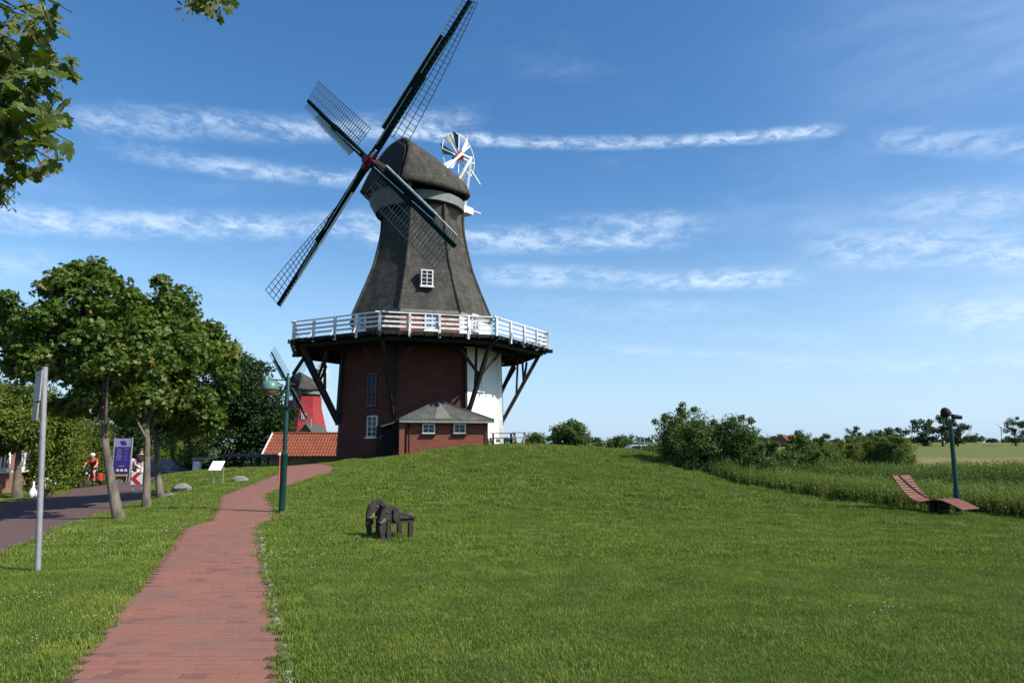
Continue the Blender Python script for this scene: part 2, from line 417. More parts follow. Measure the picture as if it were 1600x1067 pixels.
def grass_mat():
    m = bpy.data.materials.new('grass_blade'); m.use_nodes = True; t = NT(m.node_tree); m.node_tree.nodes.clear()
    a = t.n('ShaderNodeAttribute'); a.attribute_name = 'tint'
    co = t.n('ShaderNodeNewGeometry').outputs['Position']
    mp = t.n('ShaderNodeMapping'); mp.inputs['Scale'].default_value = (1, 1, 0.1); t.l(co, mp.inputs[0]); co = mp.outputs[0]
    big = t.sstep(t.noise(co, 0.35, 5, 0.65), 0.40, 0.62)
    mid = t.sstep(t.noise(co, 1.7, 4, 0.65, 0.5), 0.34, 0.70)
    g1 = t.mix(big, (0.168, 0.238, 0.028), (0.232, 0.285, 0.048))
    g2 = t.mix(mid, (0.094, 0.156, 0.018), g1)
    ms = t.n('ShaderNodeMapping'); ms.inputs['Scale'].default_value = (.22, 1.5, .1); ms.inputs['Rotation'].default_value = (0, 0, .35); t.l(co, ms.inputs[0])
    mow = t.sstep(t.noise(ms.outputs[0], 1.0, 3, .5), .42, .60)
    g2 = t.mix(t.m('MULTIPLY', mow, .38), g2, (0.076, 0.134, 0.016))
    dry = t.sstep(t.noise(co, 0.55, 6, 0.75, 1.0), 0.62, 0.76)
    g2 = t.mix(t.m('MULTIPLY', dry, .55), g2, (0.260, 0.290, 0.090))
    tus = t.sstep(t.noise(co, 0.95, 5, 0.7, 0.8), 0.60, 0.74)
    g2 = t.mix(t.m('MULTIPLY', tus, 0.6), g2, (0.030, 0.066, 0.010))
    col = t.mix(t.sstep(a.outputs['Fac'], 0.55, 1.0), g2, (0.270, 0.310, 0.100))
    col = t.mix(t.sstep(a.outputs['Fac'], 0.965, 0.995), col, (0.30, 0.26, 0.10))
    d = t.n('ShaderNodeBsdfDiffuse'); t.l(col, d.inputs['Color'])
    tr = t.n('ShaderNodeBsdfTranslucent'); t.l(col, tr.inputs['Color'])
    mx = t.n('ShaderNodeMixShader'); mx.inputs[0].default_value = 0.28; t.l(d.outputs[0], mx.inputs[1]); t.l(tr.outputs[0], mx.inputs[2])
    g = t.n('ShaderNodeBsdfGlossy'); g.inputs['Roughness'].default_value = 0.5
    mx2 = t.n('ShaderNodeMixShader'); mx2.inputs[0].default_value = 0.008; t.l(mx.outputs[0], mx2.inputs[1]); t.l(g.outputs[0], mx2.inputs[2])
    t.l(mx2.outputs[0], t.n('ShaderNodeOutputMaterial').inputs[0])
    return m


M['grass'] = grass_mat()


def ground_mat():
    m = bpy.data.materials.new('turf_soil'); m.use_nodes = True; t = NT(m.node_tree)
    b = m.node_tree.nodes['Principled BSDF']; b.inputs['Roughness'].default_value = 0.95; b.inputs['Specular IOR Level'].default_value = 0.1
    co = t.n('ShaderNodeTexCoord').outputs['Object']
    f1 = t.sstep(t.noise(co, 0.3, 5), 0.35, 0.65); f2 = t.sstep(t.noise(co, 9.0, 5, 0.7), 0.3, 0.7)
    c = t.mix(f1, (0.040, 0.066, 0.010), (0.055, 0.080, 0.014)); c = t.mix(t.m('MULTIPLY', f2, 0.5), c, (0.024, 0.036, 0.009))
    sp = t.n('ShaderNodeSeparateXYZ'); t.l(co, sp.inputs[0])
    far = t.sstep(sp.outputs[1], 60, 160)
    c = t.mix(far, c, (0.085, 0.115, 0.040)); t.l(c, b.inputs['Base Color'])
    bn = t.n('ShaderNodeBump'); bn.inputs['Strength'].default_value = 0.6; bn.inputs['Distance'].default_value = 0.03
    t.l(t.noise(co, 22, 4, 0.7), bn.inputs['Height']); t.l(bn.outputs[0], b.inputs['Normal'])
    return m


def paver_mat():
    m = bpy.data.materials.new('red_paving_brick'); m.use_nodes = True; t = NT(m.node_tree)
    b = m.node_tree.nodes['Principled BSDF']; b.inputs['Roughness'].default_value = 0.8; b.inputs['Specular IOR Level'].default_value = 0.25
    a = t.n('ShaderNodeAttribute'); a.attribute_name = 'tint'; oi = t.n('ShaderNodeObjectInfo')
    r1 = t.m('FRACT', t.m('ADD', a.outputs['Fac'], t.m('MULTIPLY', oi.outputs['Random'], 7.3)))
    co = t.n('ShaderNodeNewGeometry').outputs['Position']
    c = t.mix(r1, (0.215, 0.092, 0.066), (0.250, 0.108, 0.078))
    c = t.mix(t.sstep(r1, 0.80, 0.98), c, (0.150, 0.072, 0.058))
    c = t.mix(t.m('MULTIPLY', t.sstep(t.noise(co, 1.1, 5, 0.65), 0.42, 0.66), 0.75), c, (0.165, 0.098, 0.078))
    c = t.mix(t.m('MULTIPLY', t.sstep(t.noise(co, 0.45, 6, 0.7), 0.50, 0.70), 0.5), c, (0.235, 0.108, 0.072))
    c = t.mix(t.m('MULTIPLY', t.sstep(t.noise(co, 60, 3, 0.6), 0.45, 0.75), 0.30), c, (0.17, 0.08, 0.06))
    t.l(c, b.inputs['Base Color'])
    bn = t.n('ShaderNodeBump'); bn.inputs['Strength'].default_value = 0.35; bn.inputs['Distance'].default_value = 0.004
    t.l(t.noise(co, 120, 3, 0.6), bn.inputs['Height']); t.l(bn.outputs[0], b.inputs['Normal'])
    return m


M['ground'] = ground_mat(); M['paver'] = paver_mat()
M['bed'] = mat('paving_joint_sand', (0.085, 0.050, 0.038), (0.050, 0.034, 0.025), 14, 0.95, 0.4)

# ------------------------------------------------------------------ terrain
ctrl = []
def cp(px, Y, z):
    d = at(px, 692, Y); ctrl.append((d[0], Y, z))
for px in (-200, 400, 800, 1300, 1800):
    cp(px, 1.5, 0.0)
for px in (200, 600, 1000, 1500): cp(px, 5, 0.0)
for px in (300, 600, 1000, 1500): cp(px, 8, -0.04)
for px in (400, 650, 900, 1200, 1500): cp(px, 12, -0.14)
for px, Y, z in [(370, 16, -.22), (400, 18, -.22), (380, 20, -.17), (385, 22, -.10), (420, 26, .02), (450, 32, .20), (480, 38, .32), (470, 44, .25),
                 (600, 18, -.2), (600, 24, .05), (590, 30, .38), (540, 34, .38), (590, 36, .68), (560, 40, .6),
                 (700, 18, -.25), (700, 24, -.02), (700, 30, .48), (700, 35, 1.0), (690, 38.5, 1.24), (633, 38.2, .90), (762, 38.8, 1.38), (655, 45, 1.1), (760, 46, 1.3),
                 (850, 24, -.02), (850, 30, .50), (850, 36, 1.07), (850, 40, 1.30), (850, 46, 1.3),
                 (1000, 18, -.35), (1000, 24, -.15), (1000, 30, .38), (1000, 36, .88), (1000, 40, 1.08), (980, 46, .8), (930, 46, 1.1),
                 (1600, 18, -.31), (1400, 20, -.24), (1300, 22, -.22), (1200, 25, -.17), (1130, 29, .09), (1050, 36, .83), (950, 44, 1.05), (1200, 18, -.33), (1400, 16, -.3),
                 (1180, 36, -.3), (1150, 44, -.4), (1350, 30, -.9), (1600, 26, -.9), (1300, 40, -.9), (1700, 40, -.9),
                 (60, 9, -.09), (180, 9, -.06), (0, 10.5, -.14), (100, 16, -.32), (180, 20, -.33), (222, 23, -.36), (0, 22, -.36), (60, 26, -.5), (110, 34, -.82), (140, 36, -.9), (200, 40, -.9),
                 (-100, 30, -.5), (0, 28, -.42), (185, 17, -.28), (228, 20, -.29), (250, 23, -.25), (280, 25, -.12), (332, 27, -.04), (347, 28, 0.02), (373, 29, .05),
                 (250, 33, .0), (300, 34, .16), (350, 35, .26), (410, 36, .28), (230, 38, -.6), (300, 42, -.5), (380, 44, -.1), (215, 30, -.4), (-150, 12, -.2), (-150, 20, -.4)]:
    cp(px, Y, z)
P = np.array(ctrl)
def _phi(r2): return 0.5 * r2 * np.log(np.maximum(r2, 1e-9))
_d2 = ((P[:, None, :2] - P[None, :, :2]) ** 2).sum(-1)
_A = _phi(_d2) + np.eye(len(P)) * 3.0
_Q = np.c_[np.ones(len(P)), P[:, :2]]
_S = np.block([[_A, _Q], [_Q.T, np.zeros((3, 3))]])
_w = np.linalg.solve(_S, np.r_[P[:, 2], 0, 0, 0])


def sst(x, a, b):
    t = np.clip((x - a) / (b - a), 0, 1); return t * t * (3 - 2 * t)


def H(x, y):
    x = np.atleast_1d(np.asarray(x, float)); y = np.atleast_1d(np.asarray(y, float))
    sh = np.broadcast(x, y).shape; xf = np.broadcast_to(x, sh).ravel(); yf = np.broadcast_to(y, sh).ravel()
    out = np.full(xf.shape, -0.9)
    m = (xf > -45) & (xf < 40) & (yf > -20) & (yf < 75)
    X = xf[m]; Y = yf[m]
    z = _w[-3] + _w[-2] * X + _w[-1] * Y
    for i in range(len(P)):
        z = z + _w[i] * _phi((X - P[i, 0]) ** 2 + (Y - P[i, 1]) ** 2)
    wt = (1 - sst(np.abs(X + 1), 20, 34)) * (1 - sst(Y, 46, 60)) * sst(Y, -16, -2)
    hn = z * wt + (-0.9) * (1 - wt)
    # small unevenness of a mown mound
    und = 0.034 * np.sin(X * 2.1 + 1.3 * np.sin(Y * .9)) * np.sin(Y * 1.7 + X * .6) + 0.020 * np.sin(X * 4.3 + Y * 2.2) * np.sin(Y * 3.9 - X)
    out[m] = hn + und * sst(Y, 12, 20) * sst(X, -6.5, -4.0) * wt
    return out.reshape(sh)


def h1(x, y): return float(H(x, y)[0])


def G(px, py, zoff=0.0):
    """where the line of sight through a photograph pixel meets the ground"""
    r = pix_dir(px, py); Ys = np.concatenate([np.arange(1.0, 70, 0.04)])
    ts = Ys / r[1]; X = CAMP[0] + r[0] * ts; Z = CAMP[2] + r[2] * ts
    g = H(X, Ys) + zoff; i = np.argmax(Z <= g)
    if Z[i] > g[i]: i = len(Ys) - 1
    return np.array([X[i], Ys[i], g[i]])


# path and road outlines, read off the photograph and laid on the ground
pl = [(104, 1060), (119, 1039), (167, 982), (200, 940), (224, 910), (260, 865), (287, 829), (299, 821.5), (329, 814), (338, 800), (344, 787), (347, 775), (384, 760), (416, 748), (438, 739), (446, 731)]
pr = [(440, 1066), (429.5, 1000), (419, 940), (411.5, 898), (404, 850), (401, 823), (410, 817), (429.5, 812.5), (431, 805), (428, 799), (419, 784), (413, 772), (437, 763), (475, 750), (512, 739), (520, 730)]
PL = [G(*p)[:2] for p in pl]; PR = [G(*p)[:2] for p in pr]
PL[0:0] = [PL[0] + (PL[0] - PL[2]) / np.linalg.norm(PL[0] - PL[2]) * 4.5]
PR[0:0] = [PR[0] + (PR[0] - PR[1]) / np.linalg.norm(PR[0] - PR[1]) * 4.5]
PL.append(np.array([-14.2, 42.0])); PR.append(np.array([-11.9, 41.5]))
path_poly = np.array(PL + PR[::-1])
rl = [(-260, 815), (-100, 800), (0, 787), (60, 778), (110, 769)]
rr = [(-260, 985), (0, 868), (100, 821), (180, 796), (222, 784)]
RL = [G(*p)[:2] for p in rl]; RR = [G(*p)[:2] for p in rr]
RL[0:0] = [np.array([-10.5, 4.0])]; RR[0:0] = [np.array([-4.6, 0.0])]
RL += [np.array([-22.8, 36.0]), np.array([-25.5, 42.0]), np.array([-28, 50.0])]
RR += [np.array([-16.2, 31.0]), np.array([-18.5, 38.0]), np.array([-21.0, 46.0])]
RL[4][0] = min(RL[4][0], -18.0)
road_poly = np.array(RL + RR[::-1])


def inpoly(x, y, poly):
    x = np.asarray(x, float); y = np.asarray(y, float); c = np.zeros(x.shape, bool); n = len(poly); j = n - 1
    for i in range(n):
        xi, yi = poly[i]; xj, yj = poly[j]
        c ^= ((yi > y) != (yj > y)) & (x < (xj - xi) * (y - yi) / (yj - yi + 1e-12) + xi); j = i
    return c


def axis(fine0, fine1, step, far, g=1.22):
    a = list(np.arange(fine0, fine1 + 1e-6, step)); s = step
    while a[-1] < far: s = min(s * g, 400); a.append(a[-1] + s)
    s = step
    while a[0] > -far: s = min(s * g, 400); a.insert(0, a[0] - s)
    return np.array(a)


gx = axis(-22, 16, 0.22, 4200); gy = axis(-2, 50, 0.22, 4200)
GX, GY = np.meshgrid(gx, gy); GZ = H(GX, GY)
dip = inpoly(GX, GY, path_poly) | inpoly(GX, GY, road_poly)
GZ = GZ - 0.07 * dip
nx_, ny_ = len(gx), len(gy)
idx = np.arange(nx_ * ny_).reshape(ny_, nx_)
fc = np.stack([idx[:-1, :-1], idx[:-1, 1:], idx[1:, 1:], idx[1:, :-1]], -1).reshape(-1, 4)
ground = link('ground', mesh_np('ground', np.stack([GX, GY, GZ], -1).reshape(-1, 3), fc, M['ground'], True))
tag(ground, kind='structure')


def strip(name, L_, R_, m, nu=10, seg=0.3, zo=0.004):
    def resamp(p, n):
        p = np.array(p); d = np.r_[0, np.cumsum(np.linalg.norm(np.diff(p, axis=0), axis=1))]; t = np.linspace(0, d[-1], n)
        return np.c_[np.interp(t, d, p[:, 0]), np.interp(t, d, p[:, 1])]
    vs = []; n = 0
    for i in range(len(L_) - 1):
        k = max(1, int(np.linalg.norm(np.array(L_[i + 1]) - L_[i]) / seg))
        for q in range(k + (i == len(L_) - 2)):
            a = np.array(L_[i]) + (np.array(L_[i + 1]) - L_[i]) * q / k; b = np.array(R_[i]) + (np.array(R_[i + 1]) - R_[i]) * q / k
            for u in range(nu + 1): vs.append(a + (b - a) * u / nu)
            n += 1
    vs = np.array(vs); z = H(vs[:, 0], vs[:, 1]) + zo
    id2 = np.arange(n * (nu + 1)).reshape(n, nu + 1)
    f = np.stack([id2[:-1, :-1], id2[:-1, 1:], id2[1:, 1:], id2[1:, :-1]], -1).reshape(-1, 4)
    me = mesh_np(name, np.c_[vs, z], f, m, True)
    uv = me.uv_layers.new(name='UVMap'); co = np.zeros(len(me.vertices) * 3); me.vertices.foreach_get('co', co); co = co.reshape(-1, 3)
    li = np.zeros(len(me.loops), int); me.loops.foreach_get('vertex_index', li); uv.data.foreach_set('uv', co[li][:, :2].ravel())
    return link(name, me)


path = strip('path', PL, PR, M['bed'], 8, 0.3, -0.004); tag(path, kind='structure')
M['road'] = brick_mat('road_clinker', (0.135, 0.078, 0.068), (0.105, 0.066, 0.060), (0.07, 0.055, 0.050), 0.2, 0.1, 0.006, dirt=(0.10, 0.075, 0.070), dirt_amt=0.7)
road = strip('road', RL, RR, M['road'], 16, 0.4, 0.004); tag(road, kind='structure')

# paving bricks: rows run across, stepping with the path
bl, bw_, bt = 0.1920, 0.0965, 0.05
def brick_vs(hx, hy):
    i = 0.0015
    return np.array([(-hx, -hy, -bt), (hx, -hy, -bt), (hx, hy, -bt), (-hx, hy, -bt), (-hx, -hy, -0.004), (hx, -hy, -0.004), (hx, hy, -0.004), (-hx, hy, -0.004),
                     (-hx + i, -hy + i, 0), (hx - i, -hy + i, 0), (hx - i, hy - i, 0), (-hx + i, hy - i, 0)])
BF = np.array([(0, 1, 5, 4), (1, 2, 6, 5), (2, 3, 7, 6), (3, 0, 4, 7), (4, 5, 9, 8), (5, 6, 10, 9), (6, 7, 11, 10), (7, 4, 8, 11), (8, 9, 10, 11)])
spots = []
pd = np.array([-0.375, 0.927])
for r in range(-30, 420):
    y0 = 1.0 + r * 0.10
    for c_ in range(-120, 60):
        x0 = -1.2 + c_ * 0.20 + (0.10 if r % 2 else 0) - 0.40 * (y0 - 1.0)
        spots.append((x0, y0))
spots = np.array(spots)
poly_in = path_poly.copy()
ok = inpoly(spots[:, 0] - .01, spots[:, 1], poly_in) & inpoly(spots[:, 0] + .01, spots[:, 1], poly_in)
spots = spots[ok]; spots = spots[np.argsort(spots[:, 1])]
pz = H(spots[:, 0], spots[:, 1]); 
gxs = (H(spots[:, 0] + .1, spots[:, 1]) - H(spots[:, 0] - .1, spots[:, 1])) / .2; gys = (H(spots[:, 0], spots[:, 1] + .1) - H(spots[:, 0], spots[:, 1] - .1)) / .2
inview = spots[:, 1] > 4.55
vi = np.where(inview)[0][:300]; others = np.setdiff1d(np.arange(len(spots)), vi)
bmesh_ = mesh_np('brick', brick_vs(bl / 2, bw_ / 2), BF, M['paver'], attrs={'tint': np.full(12, 0.3)})
for i in vi:
    link('brick', bmesh_, path, (spots[i, 0] + rnd.uniform(-.002, .002), spots[i, 1] + rnd.uniform(-.002, .002), pz[i] + rnd.uniform(.0025, .0050)),
         (math.atan(gys[i]) + rnd.uniform(-.006, .006), -math.atan(gxs[i]) + rnd.uniform(-.006, .006), rnd.uniform(-.008, .008)))
n = len(others); bv = brick_vs(bl / 2, bw_ / 2)
vv = np.tile(bv, (n, 1, 1)); o_ = spots[others]
vv[:, :, 2] += vv[:, :, 0] * gxs[others][:, None] + vv[:, :, 1] * gys[others][:, None]
vv[:, :, 0] += o_[:, 0:1]; vv[:, :, 1] += o_[:, 1:2]; vv[:, :, 2] += pz[others][:, None] + nrg.uniform(.0025, .0050, (n, 1))
ff = (BF[None] + (np.arange(n) * 12)[:, None, None]).reshape(-1, 4)
far_b = link('paving_bricks', mesh_np('paving_bricks', vv.reshape(-1, 3), ff, M['paver'], attrs={'tint': np.repeat(nrg.random(n), 12)}), path)
far_b['kind'] = 'stuff'
# border cobbles on the right edge
g = random.Random(3)
cob = []
for k in range(3):
    cob.append(MB().blob((0, 0, 0), (0.036, 0.046, 0.034), 7, 4, 0.2, 50 + k))
    me = bpy.data.meshes.new('cobble'); me.from_pydata(cob[-1].v, [], cob[-1].f); me.update(); me.materials.append(M['stone'] if k else M['greystone']); me.polygons.foreach_set('use_smooth', np.ones(len(me.polygons), bool)); cob[-1] = me
M['stone'].use_nodes = True
for i in range(len(PR) - 1):
    a, b = np.array(PR[i]), np.array(PR[i + 1])
    if a[1] > 15.6 or i == 6: break
    L = np.linalg.norm(b - a); t = 0.0
    while t < L:
        q = a + (b - a) * t / L + np.array([0.052 + g.uniform(-.012, .02), 0])
        if g.random() > 0.22 and q[1] > 2: link('cobble', g.choice(cob), path, (q[0], q[1], h1(*q) - 0.018 + g.uniform(-.010, .008)), (g.uniform(-.2, .2), g.uniform(-.2, .2), g.uniform(0, 6)), [g.uniform(.8, 1.25)] * 3)
        t += 0.100 + g.uniform(-.01, .05)

# ------------------------------------------------------------------ scatter (stuff)
def scatter(name, pts, rots, scls, sources, kindlabel=None, mats=None):
    me = bpy.data.meshes.new(name); me.vertices.add(len(pts)); me.vertices.foreach_set('co', np.asarray(pts, np.float32).ravel()); me.update()
    a = me.attributes.new('rot', 'FLOAT_VECTOR', 'POINT'); a.data.foreach_set('vector', np.asarray(rots, np.float32).ravel())
    a = me.attributes.new('scl', 'FLOAT', 'POINT'); a.data.foreach_set('value', np.asarray(scls, np.float32).ravel())
    a = me.attributes.new('pick', 'INT', 'POINT'); a.data.foreach_set('value', nrg.integers(0, len(sources), len(pts)).astype(np.int32))
    o = link(name, me); ng = bpy.data.node_groups.new(name, 'GeometryNodeTree')
    ng.interface.new_socket('Geometry', in_out='INPUT', socket_type='NodeSocketGeometry'); ng.interface.new_socket('Geometry', in_out='OUTPUT', socket_type='NodeSocketGeometry')
    N = ng.nodes; gi = N.new('NodeGroupInput'); go = N.new('NodeGroupOutput'); iop = N.new('GeometryNodeInstanceOnPoints')
    jn = N.new('GeometryNodeJoinGeometry')
    for s_ in sources:
        oi = N.new('GeometryNodeObjectInfo'); oi.inputs['Object'].default_value = s_; oi.inputs['As Instance'].default_value = True
        ng.links.new(oi.outputs['Geometry'], jn.inputs[0])
    def attr(nm, dt):
        q = N.new('GeometryNodeInputNamedAttribute'); q.data_type = dt; q.inputs['Name'].default_value = nm; return q.outputs[0]
    ng.links.new(gi.outputs[0], iop.inputs['Points']); ng.links.new(jn.outputs[0], iop.inputs['Instance'])
    iop.inputs['Pick Instance'].default_value = True; ng.links.new(attr('pick', 'INT'), iop.inputs['Instance Index'])
    er = N.new('FunctionNodeEulerToRotation'); ng.links.new(attr('rot', 'FLOAT_VECTOR'), er.inputs[0]); ng.links.new(er.outputs[0], iop.inputs['Rotation'])
    ng.links.new(attr('scl', 'FLOAT'), iop.inputs['Scale']); ng.links.new(iop.outputs[0], go.inputs[0])
    md = o.modifiers.new('scatter', 'NODES'); md.node_group = ng
    o['kind'] = 'stuff'
    return o


def source(name, me):
    return bpy.data.objects.new(name, me)      # unlinked: only a shape for the scatter


def blades(name, n, rad, hmin, hmax, wd, seed, lean=0.5, mt=None, tintpow=1.0, segs=2):
    g = np.random.default_rng(seed)
    r = rad * np.sqrt(g.random(n)); th = g.random(n) * 6.283
    bx, by = r * np.cos(th), r * np.sin(th)
    hh = g.uniform(hmin, hmax, n) * (0.55 + 0.45 * g.random(n)); az = g.random(n) * 6.283; ln = g.random(n) * lean * hh
    fx, fy = -np.sin(az), np.cos(az); w2 = wd * g.uniform(.6, 1.2, n)
    tint = g.random(n) ** tintpow
    vs = np.zeros((n, 5, 3)); dx, dy = np.cos(az) * ln, np.sin(az) * ln
    for k, (f, hf, s_) in enumerate(((0, 0, -1), (0, 0, 1), (.45, .62, -.8), (.45, .62, .8), (1, 1, 0))):
        vs[:, k, 0] = bx + dx * f ** 1.5 + fx * w2 * s_ * .5; vs[:, k, 1] = by + dy * f ** 1.5 + fy * w2 * s_ * .5; vs[:, k, 2] = hh * hf - (0.01 if hf == 0 else 0)
    F = np.array([(0, 1, 3), (0, 3, 2), (2, 3, 4)]); fs = (F[None] + (np.arange(n) * 5)[:, None, None]).reshape(-1, 3)
    return source(name, mesh_np(name, vs.reshape(-1, 3), fs, mt or M['grass'], attrs={'tint': np.repeat(tint, 5)}))


mill_c = np.array([-6.1, 45.0])
def lawn_mask(x, y, off=0.0):
    m = np.ones(np.shape(x), bool)
    for dx, dy in ((0, 0), (off, 0), (-off, 0), (0, off), (0, -off)):
        m &= ~inpoly(x + dx, y + dy, path_poly) & ~inpoly(x + dx, y + dy, road_poly)
    m &= np.hypot(x - mill_c[0], y - mill_c[1]) > 5.7
    return m


def edge_x(y):      # right-hand limit of the mown lawn
    return np.interp(y, [0, 18, 20, 22, 25, 29, 36, 44, 50], [13.8, 13.3, 11.6, 10.6, 9.5, 9.1, 8.5, 7.0, 6.0])


def grass_zone(name, y0, y1, step, srcs, s0, s1, off=0.0):
    xs, ys = np.meshgrid(np.arange(-40, 40, step), np.arange(y0, y1, step)); xs = xs.ravel(); ys = ys.ravel()
    xs = xs + nrg.uniform(-.5, .5, xs.shape) * step; ys = ys + nrg.uniform(-.5, .5, ys.shape) * step
    vis = (np.abs(xs) < ys * 0.80 + 2.5)
    m = vis & lawn_mask(xs, ys, off) & (xs < edge_x(ys)) & ~((xs > -6.2) & (xs < -1.2) & (ys > 38.6))
    m &= ~((xs < -9.5) & (ys > 46))
    xs, ys = xs[m], ys[m]; z = H(xs, ys)
    gx_ = (H(xs + .2, ys) - H(xs - .2, ys)) / .4; gy_ = (H(xs, ys + .2) - H(xs, ys - .2)) / .4
    rot = np.stack([np.arctan(gy_), -np.arctan(gx_), np.zeros_like(xs)], -1)
    # random turn about the upright, kept as small steps so that slope stays aligned
    rz = nrg.integers(0, 8, len(xs)) * (math.pi / 4)
    E = []
    for a, b, c_ in zip(rot[:, 0], rot[:, 1], rz):
        e = (Matrix.Rotation(b, 3, 'Y') @ Matrix.Rotation(a, 3, 'X') @ Matrix.Rotation(c_, 3, 'Z')).to_euler(); E.append(tuple(e))
    pn = 0.5 + 0.5 * np.sin(xs * 1.1 + 2 * np.sin(ys * .7)) * np.sin(ys * .9 + 1.7 * np.sin(xs * .5))
    sc = s0 + (s1 - s0) * (0.5 * pn + 0.5 * nrg.random(len(xs)))
    return scatter(name, np.stack([xs, ys, z - .004], -1), E, sc, srcs)


near_src = [blades('near_turf_%d' % k, 720, 0.30, .018, .046, .0038, 20 + k, 1.1, tintpow=1.4) for k in range(5)] + [blades('tuft_turf', 560, 0.22, .025, .062, .0042, 30, 1.1)]
mid_src = [blades('mid_turf_%d' % k, 620, 0.5, .028, .062, .0085, 40 + k, 1.0, tintpow=1.4) for k in range(4)] + [blades('mid_tuft', 420, 0.22, .04, .10, .009, 46, 1.1)]
far_src = [blades('far_turf_%d' % k, 700, 0.95, .03, .070, .018, 60 + k, 1.1, tintpow=1.4) for k in range(4)] + [blades('far_tuft', 340, 0.30, .06, .17, .018, 66, 1.0)]
grass_zone('grass', 0.6, 10.5, 0.27, near_src, .75, 1.2, .27)
grass_zone('grass', 10.3, 21.0, 0.42, mid_src, .8, 1.25, .5)
grass_zone('grass', 20.6, 46.5, 0.72, far_src, .8, 1.25, .9)
edge_src = [blades('edge_turf_%d' % k, 170, 0.13, .025, .070, .005, 120 + k, 1.0, tintpow=1.4) for k in range(3)]
edge_far = [blades('edge_far_%d' % k, 200, 0.26, .03, .065, .010, 130 + k, 1.0, tintpow=1.4) for k in range(3)]
def verge_fill(y0, y1, step, reach, srcs, clear):
    xs, ys = np.meshgrid(np.arange(-26, 4, step), np.arange(y0, y1, step)); xs = xs.ravel() + nrg.uniform(-.5, .5, xs.size) * step; ys = ys.ravel() + nrg.uniform(-.5, .5, ys.size) * step
    near = ~lawn_mask(xs, ys, reach) & lawn_mask(xs, ys, clear) & (np.abs(xs) < ys * .8 + 2.5)
    xs, ys = xs[near], ys[near]
    scatter('grass', np.stack([xs, ys, H(xs, ys) - .004], -1), np.c_[np.zeros((len(xs), 2)), nrg.random(len(xs)) * 6.28], nrg.uniform(.75, 1.2, len(xs)), srcs)
verge_fill(.6, 10.5, .11, .33, edge_src, .045)
verge_fill(10.3, 30, .22, .62, edge_far, .13)
verge_fill(20, 42, .30, 1.0, edge_far, .25)

# clover heads and specks in the lawn
n = 800; xs = nrg.uniform(-16, 16, n); ys = nrg.uniform(3, 24, n) ** 1.0
clump = np.sin(xs * .8 + 1) * np.sin(ys * .6) + np.where(xs < -2, .15, -.9) + nrg.normal(0, .35, n)
m_ = (clump > .25) & lawn_mask(xs, ys) & (np.abs(xs) < ys * .8 + 1) & (xs < edge_x(ys)); xs, ys = xs[m_], ys[m_]
fm = MB()
for k in range(9):
    a = rnd.uniform(0, 6.28); r_ = rnd.uniform(0.02, .34); fm.blob((r_ * math.cos(a), r_ * math.sin(a), rnd.uniform(.045, .075)), (.0062, .0062, .006), 5, 3)
me = bpy.data.meshes.new('clover'); me.from_pydata(fm.v, [], fm.f); me.update(); me.materials.append(M['flower'])
scatter('clover_flowers', np.stack([xs, ys, H(xs, ys)], -1), np.c_[np.zeros((len(xs), 2)), nrg.uniform(0, 6, len(xs))], nrg.uniform(.7, 1.2, len(xs)), [source('clover', me)])

# ------------------------------------------------------------------ foliage
LEAF6 = (np.array([(0, -.5, 0), (.42, -.30, .03), (.20, -.02, .02), (.50, .30, .05), (.14, .24, 0), (0, .55, -.04), (-.14, .24, 0), (-.50, .30, .05), (-.20, -.02, .02), (-.42, -.30, .03)]),
         np.array([(0, 1, 2), (0, 2, 8), (0, 8, 9), (2, 3, 4), (2, 4, 8), (8, 4, 6), (8, 6, 7), (4, 5, 6)]))
LEAF2 = (np.array([(0, -.5, 0), (.32, 0, .05), (0, .5, -.04), (-.32, 0, .05)]), np.array([(0, 1, 2), (0, 2, 3)]))
WILLOW = (np.array([(0, -.5, 0), (.10, 0, .02), (0, .5, -.05), (-.10, 0, .02)]), np.array([(0, 1, 2), (0, 2, 3)]))
MAPLE = None
_o = [(0, -.30), (.10, -.34), (.30, -.40), (.26, -.26), (.40, -.20), (.32, -.10), (.52, .06), (.46, .14), (.58, .26), (.38, .24), (.34, .32), (.20, .22), (.24, .44), (.12, .46), (0, .64)]
_o = _o + [(-x, y) for x, y in _o[-2:0:-1]]
MAPLE_V = [(0, 0, 0.0)] + [(x, y, 0.10 * abs(x) - 0.12 * y * y) for x, y in _o]
MAPLE_F = [(0, i + 1, (i + 1) % len(_o) + 1) for i in range(len(_o))]


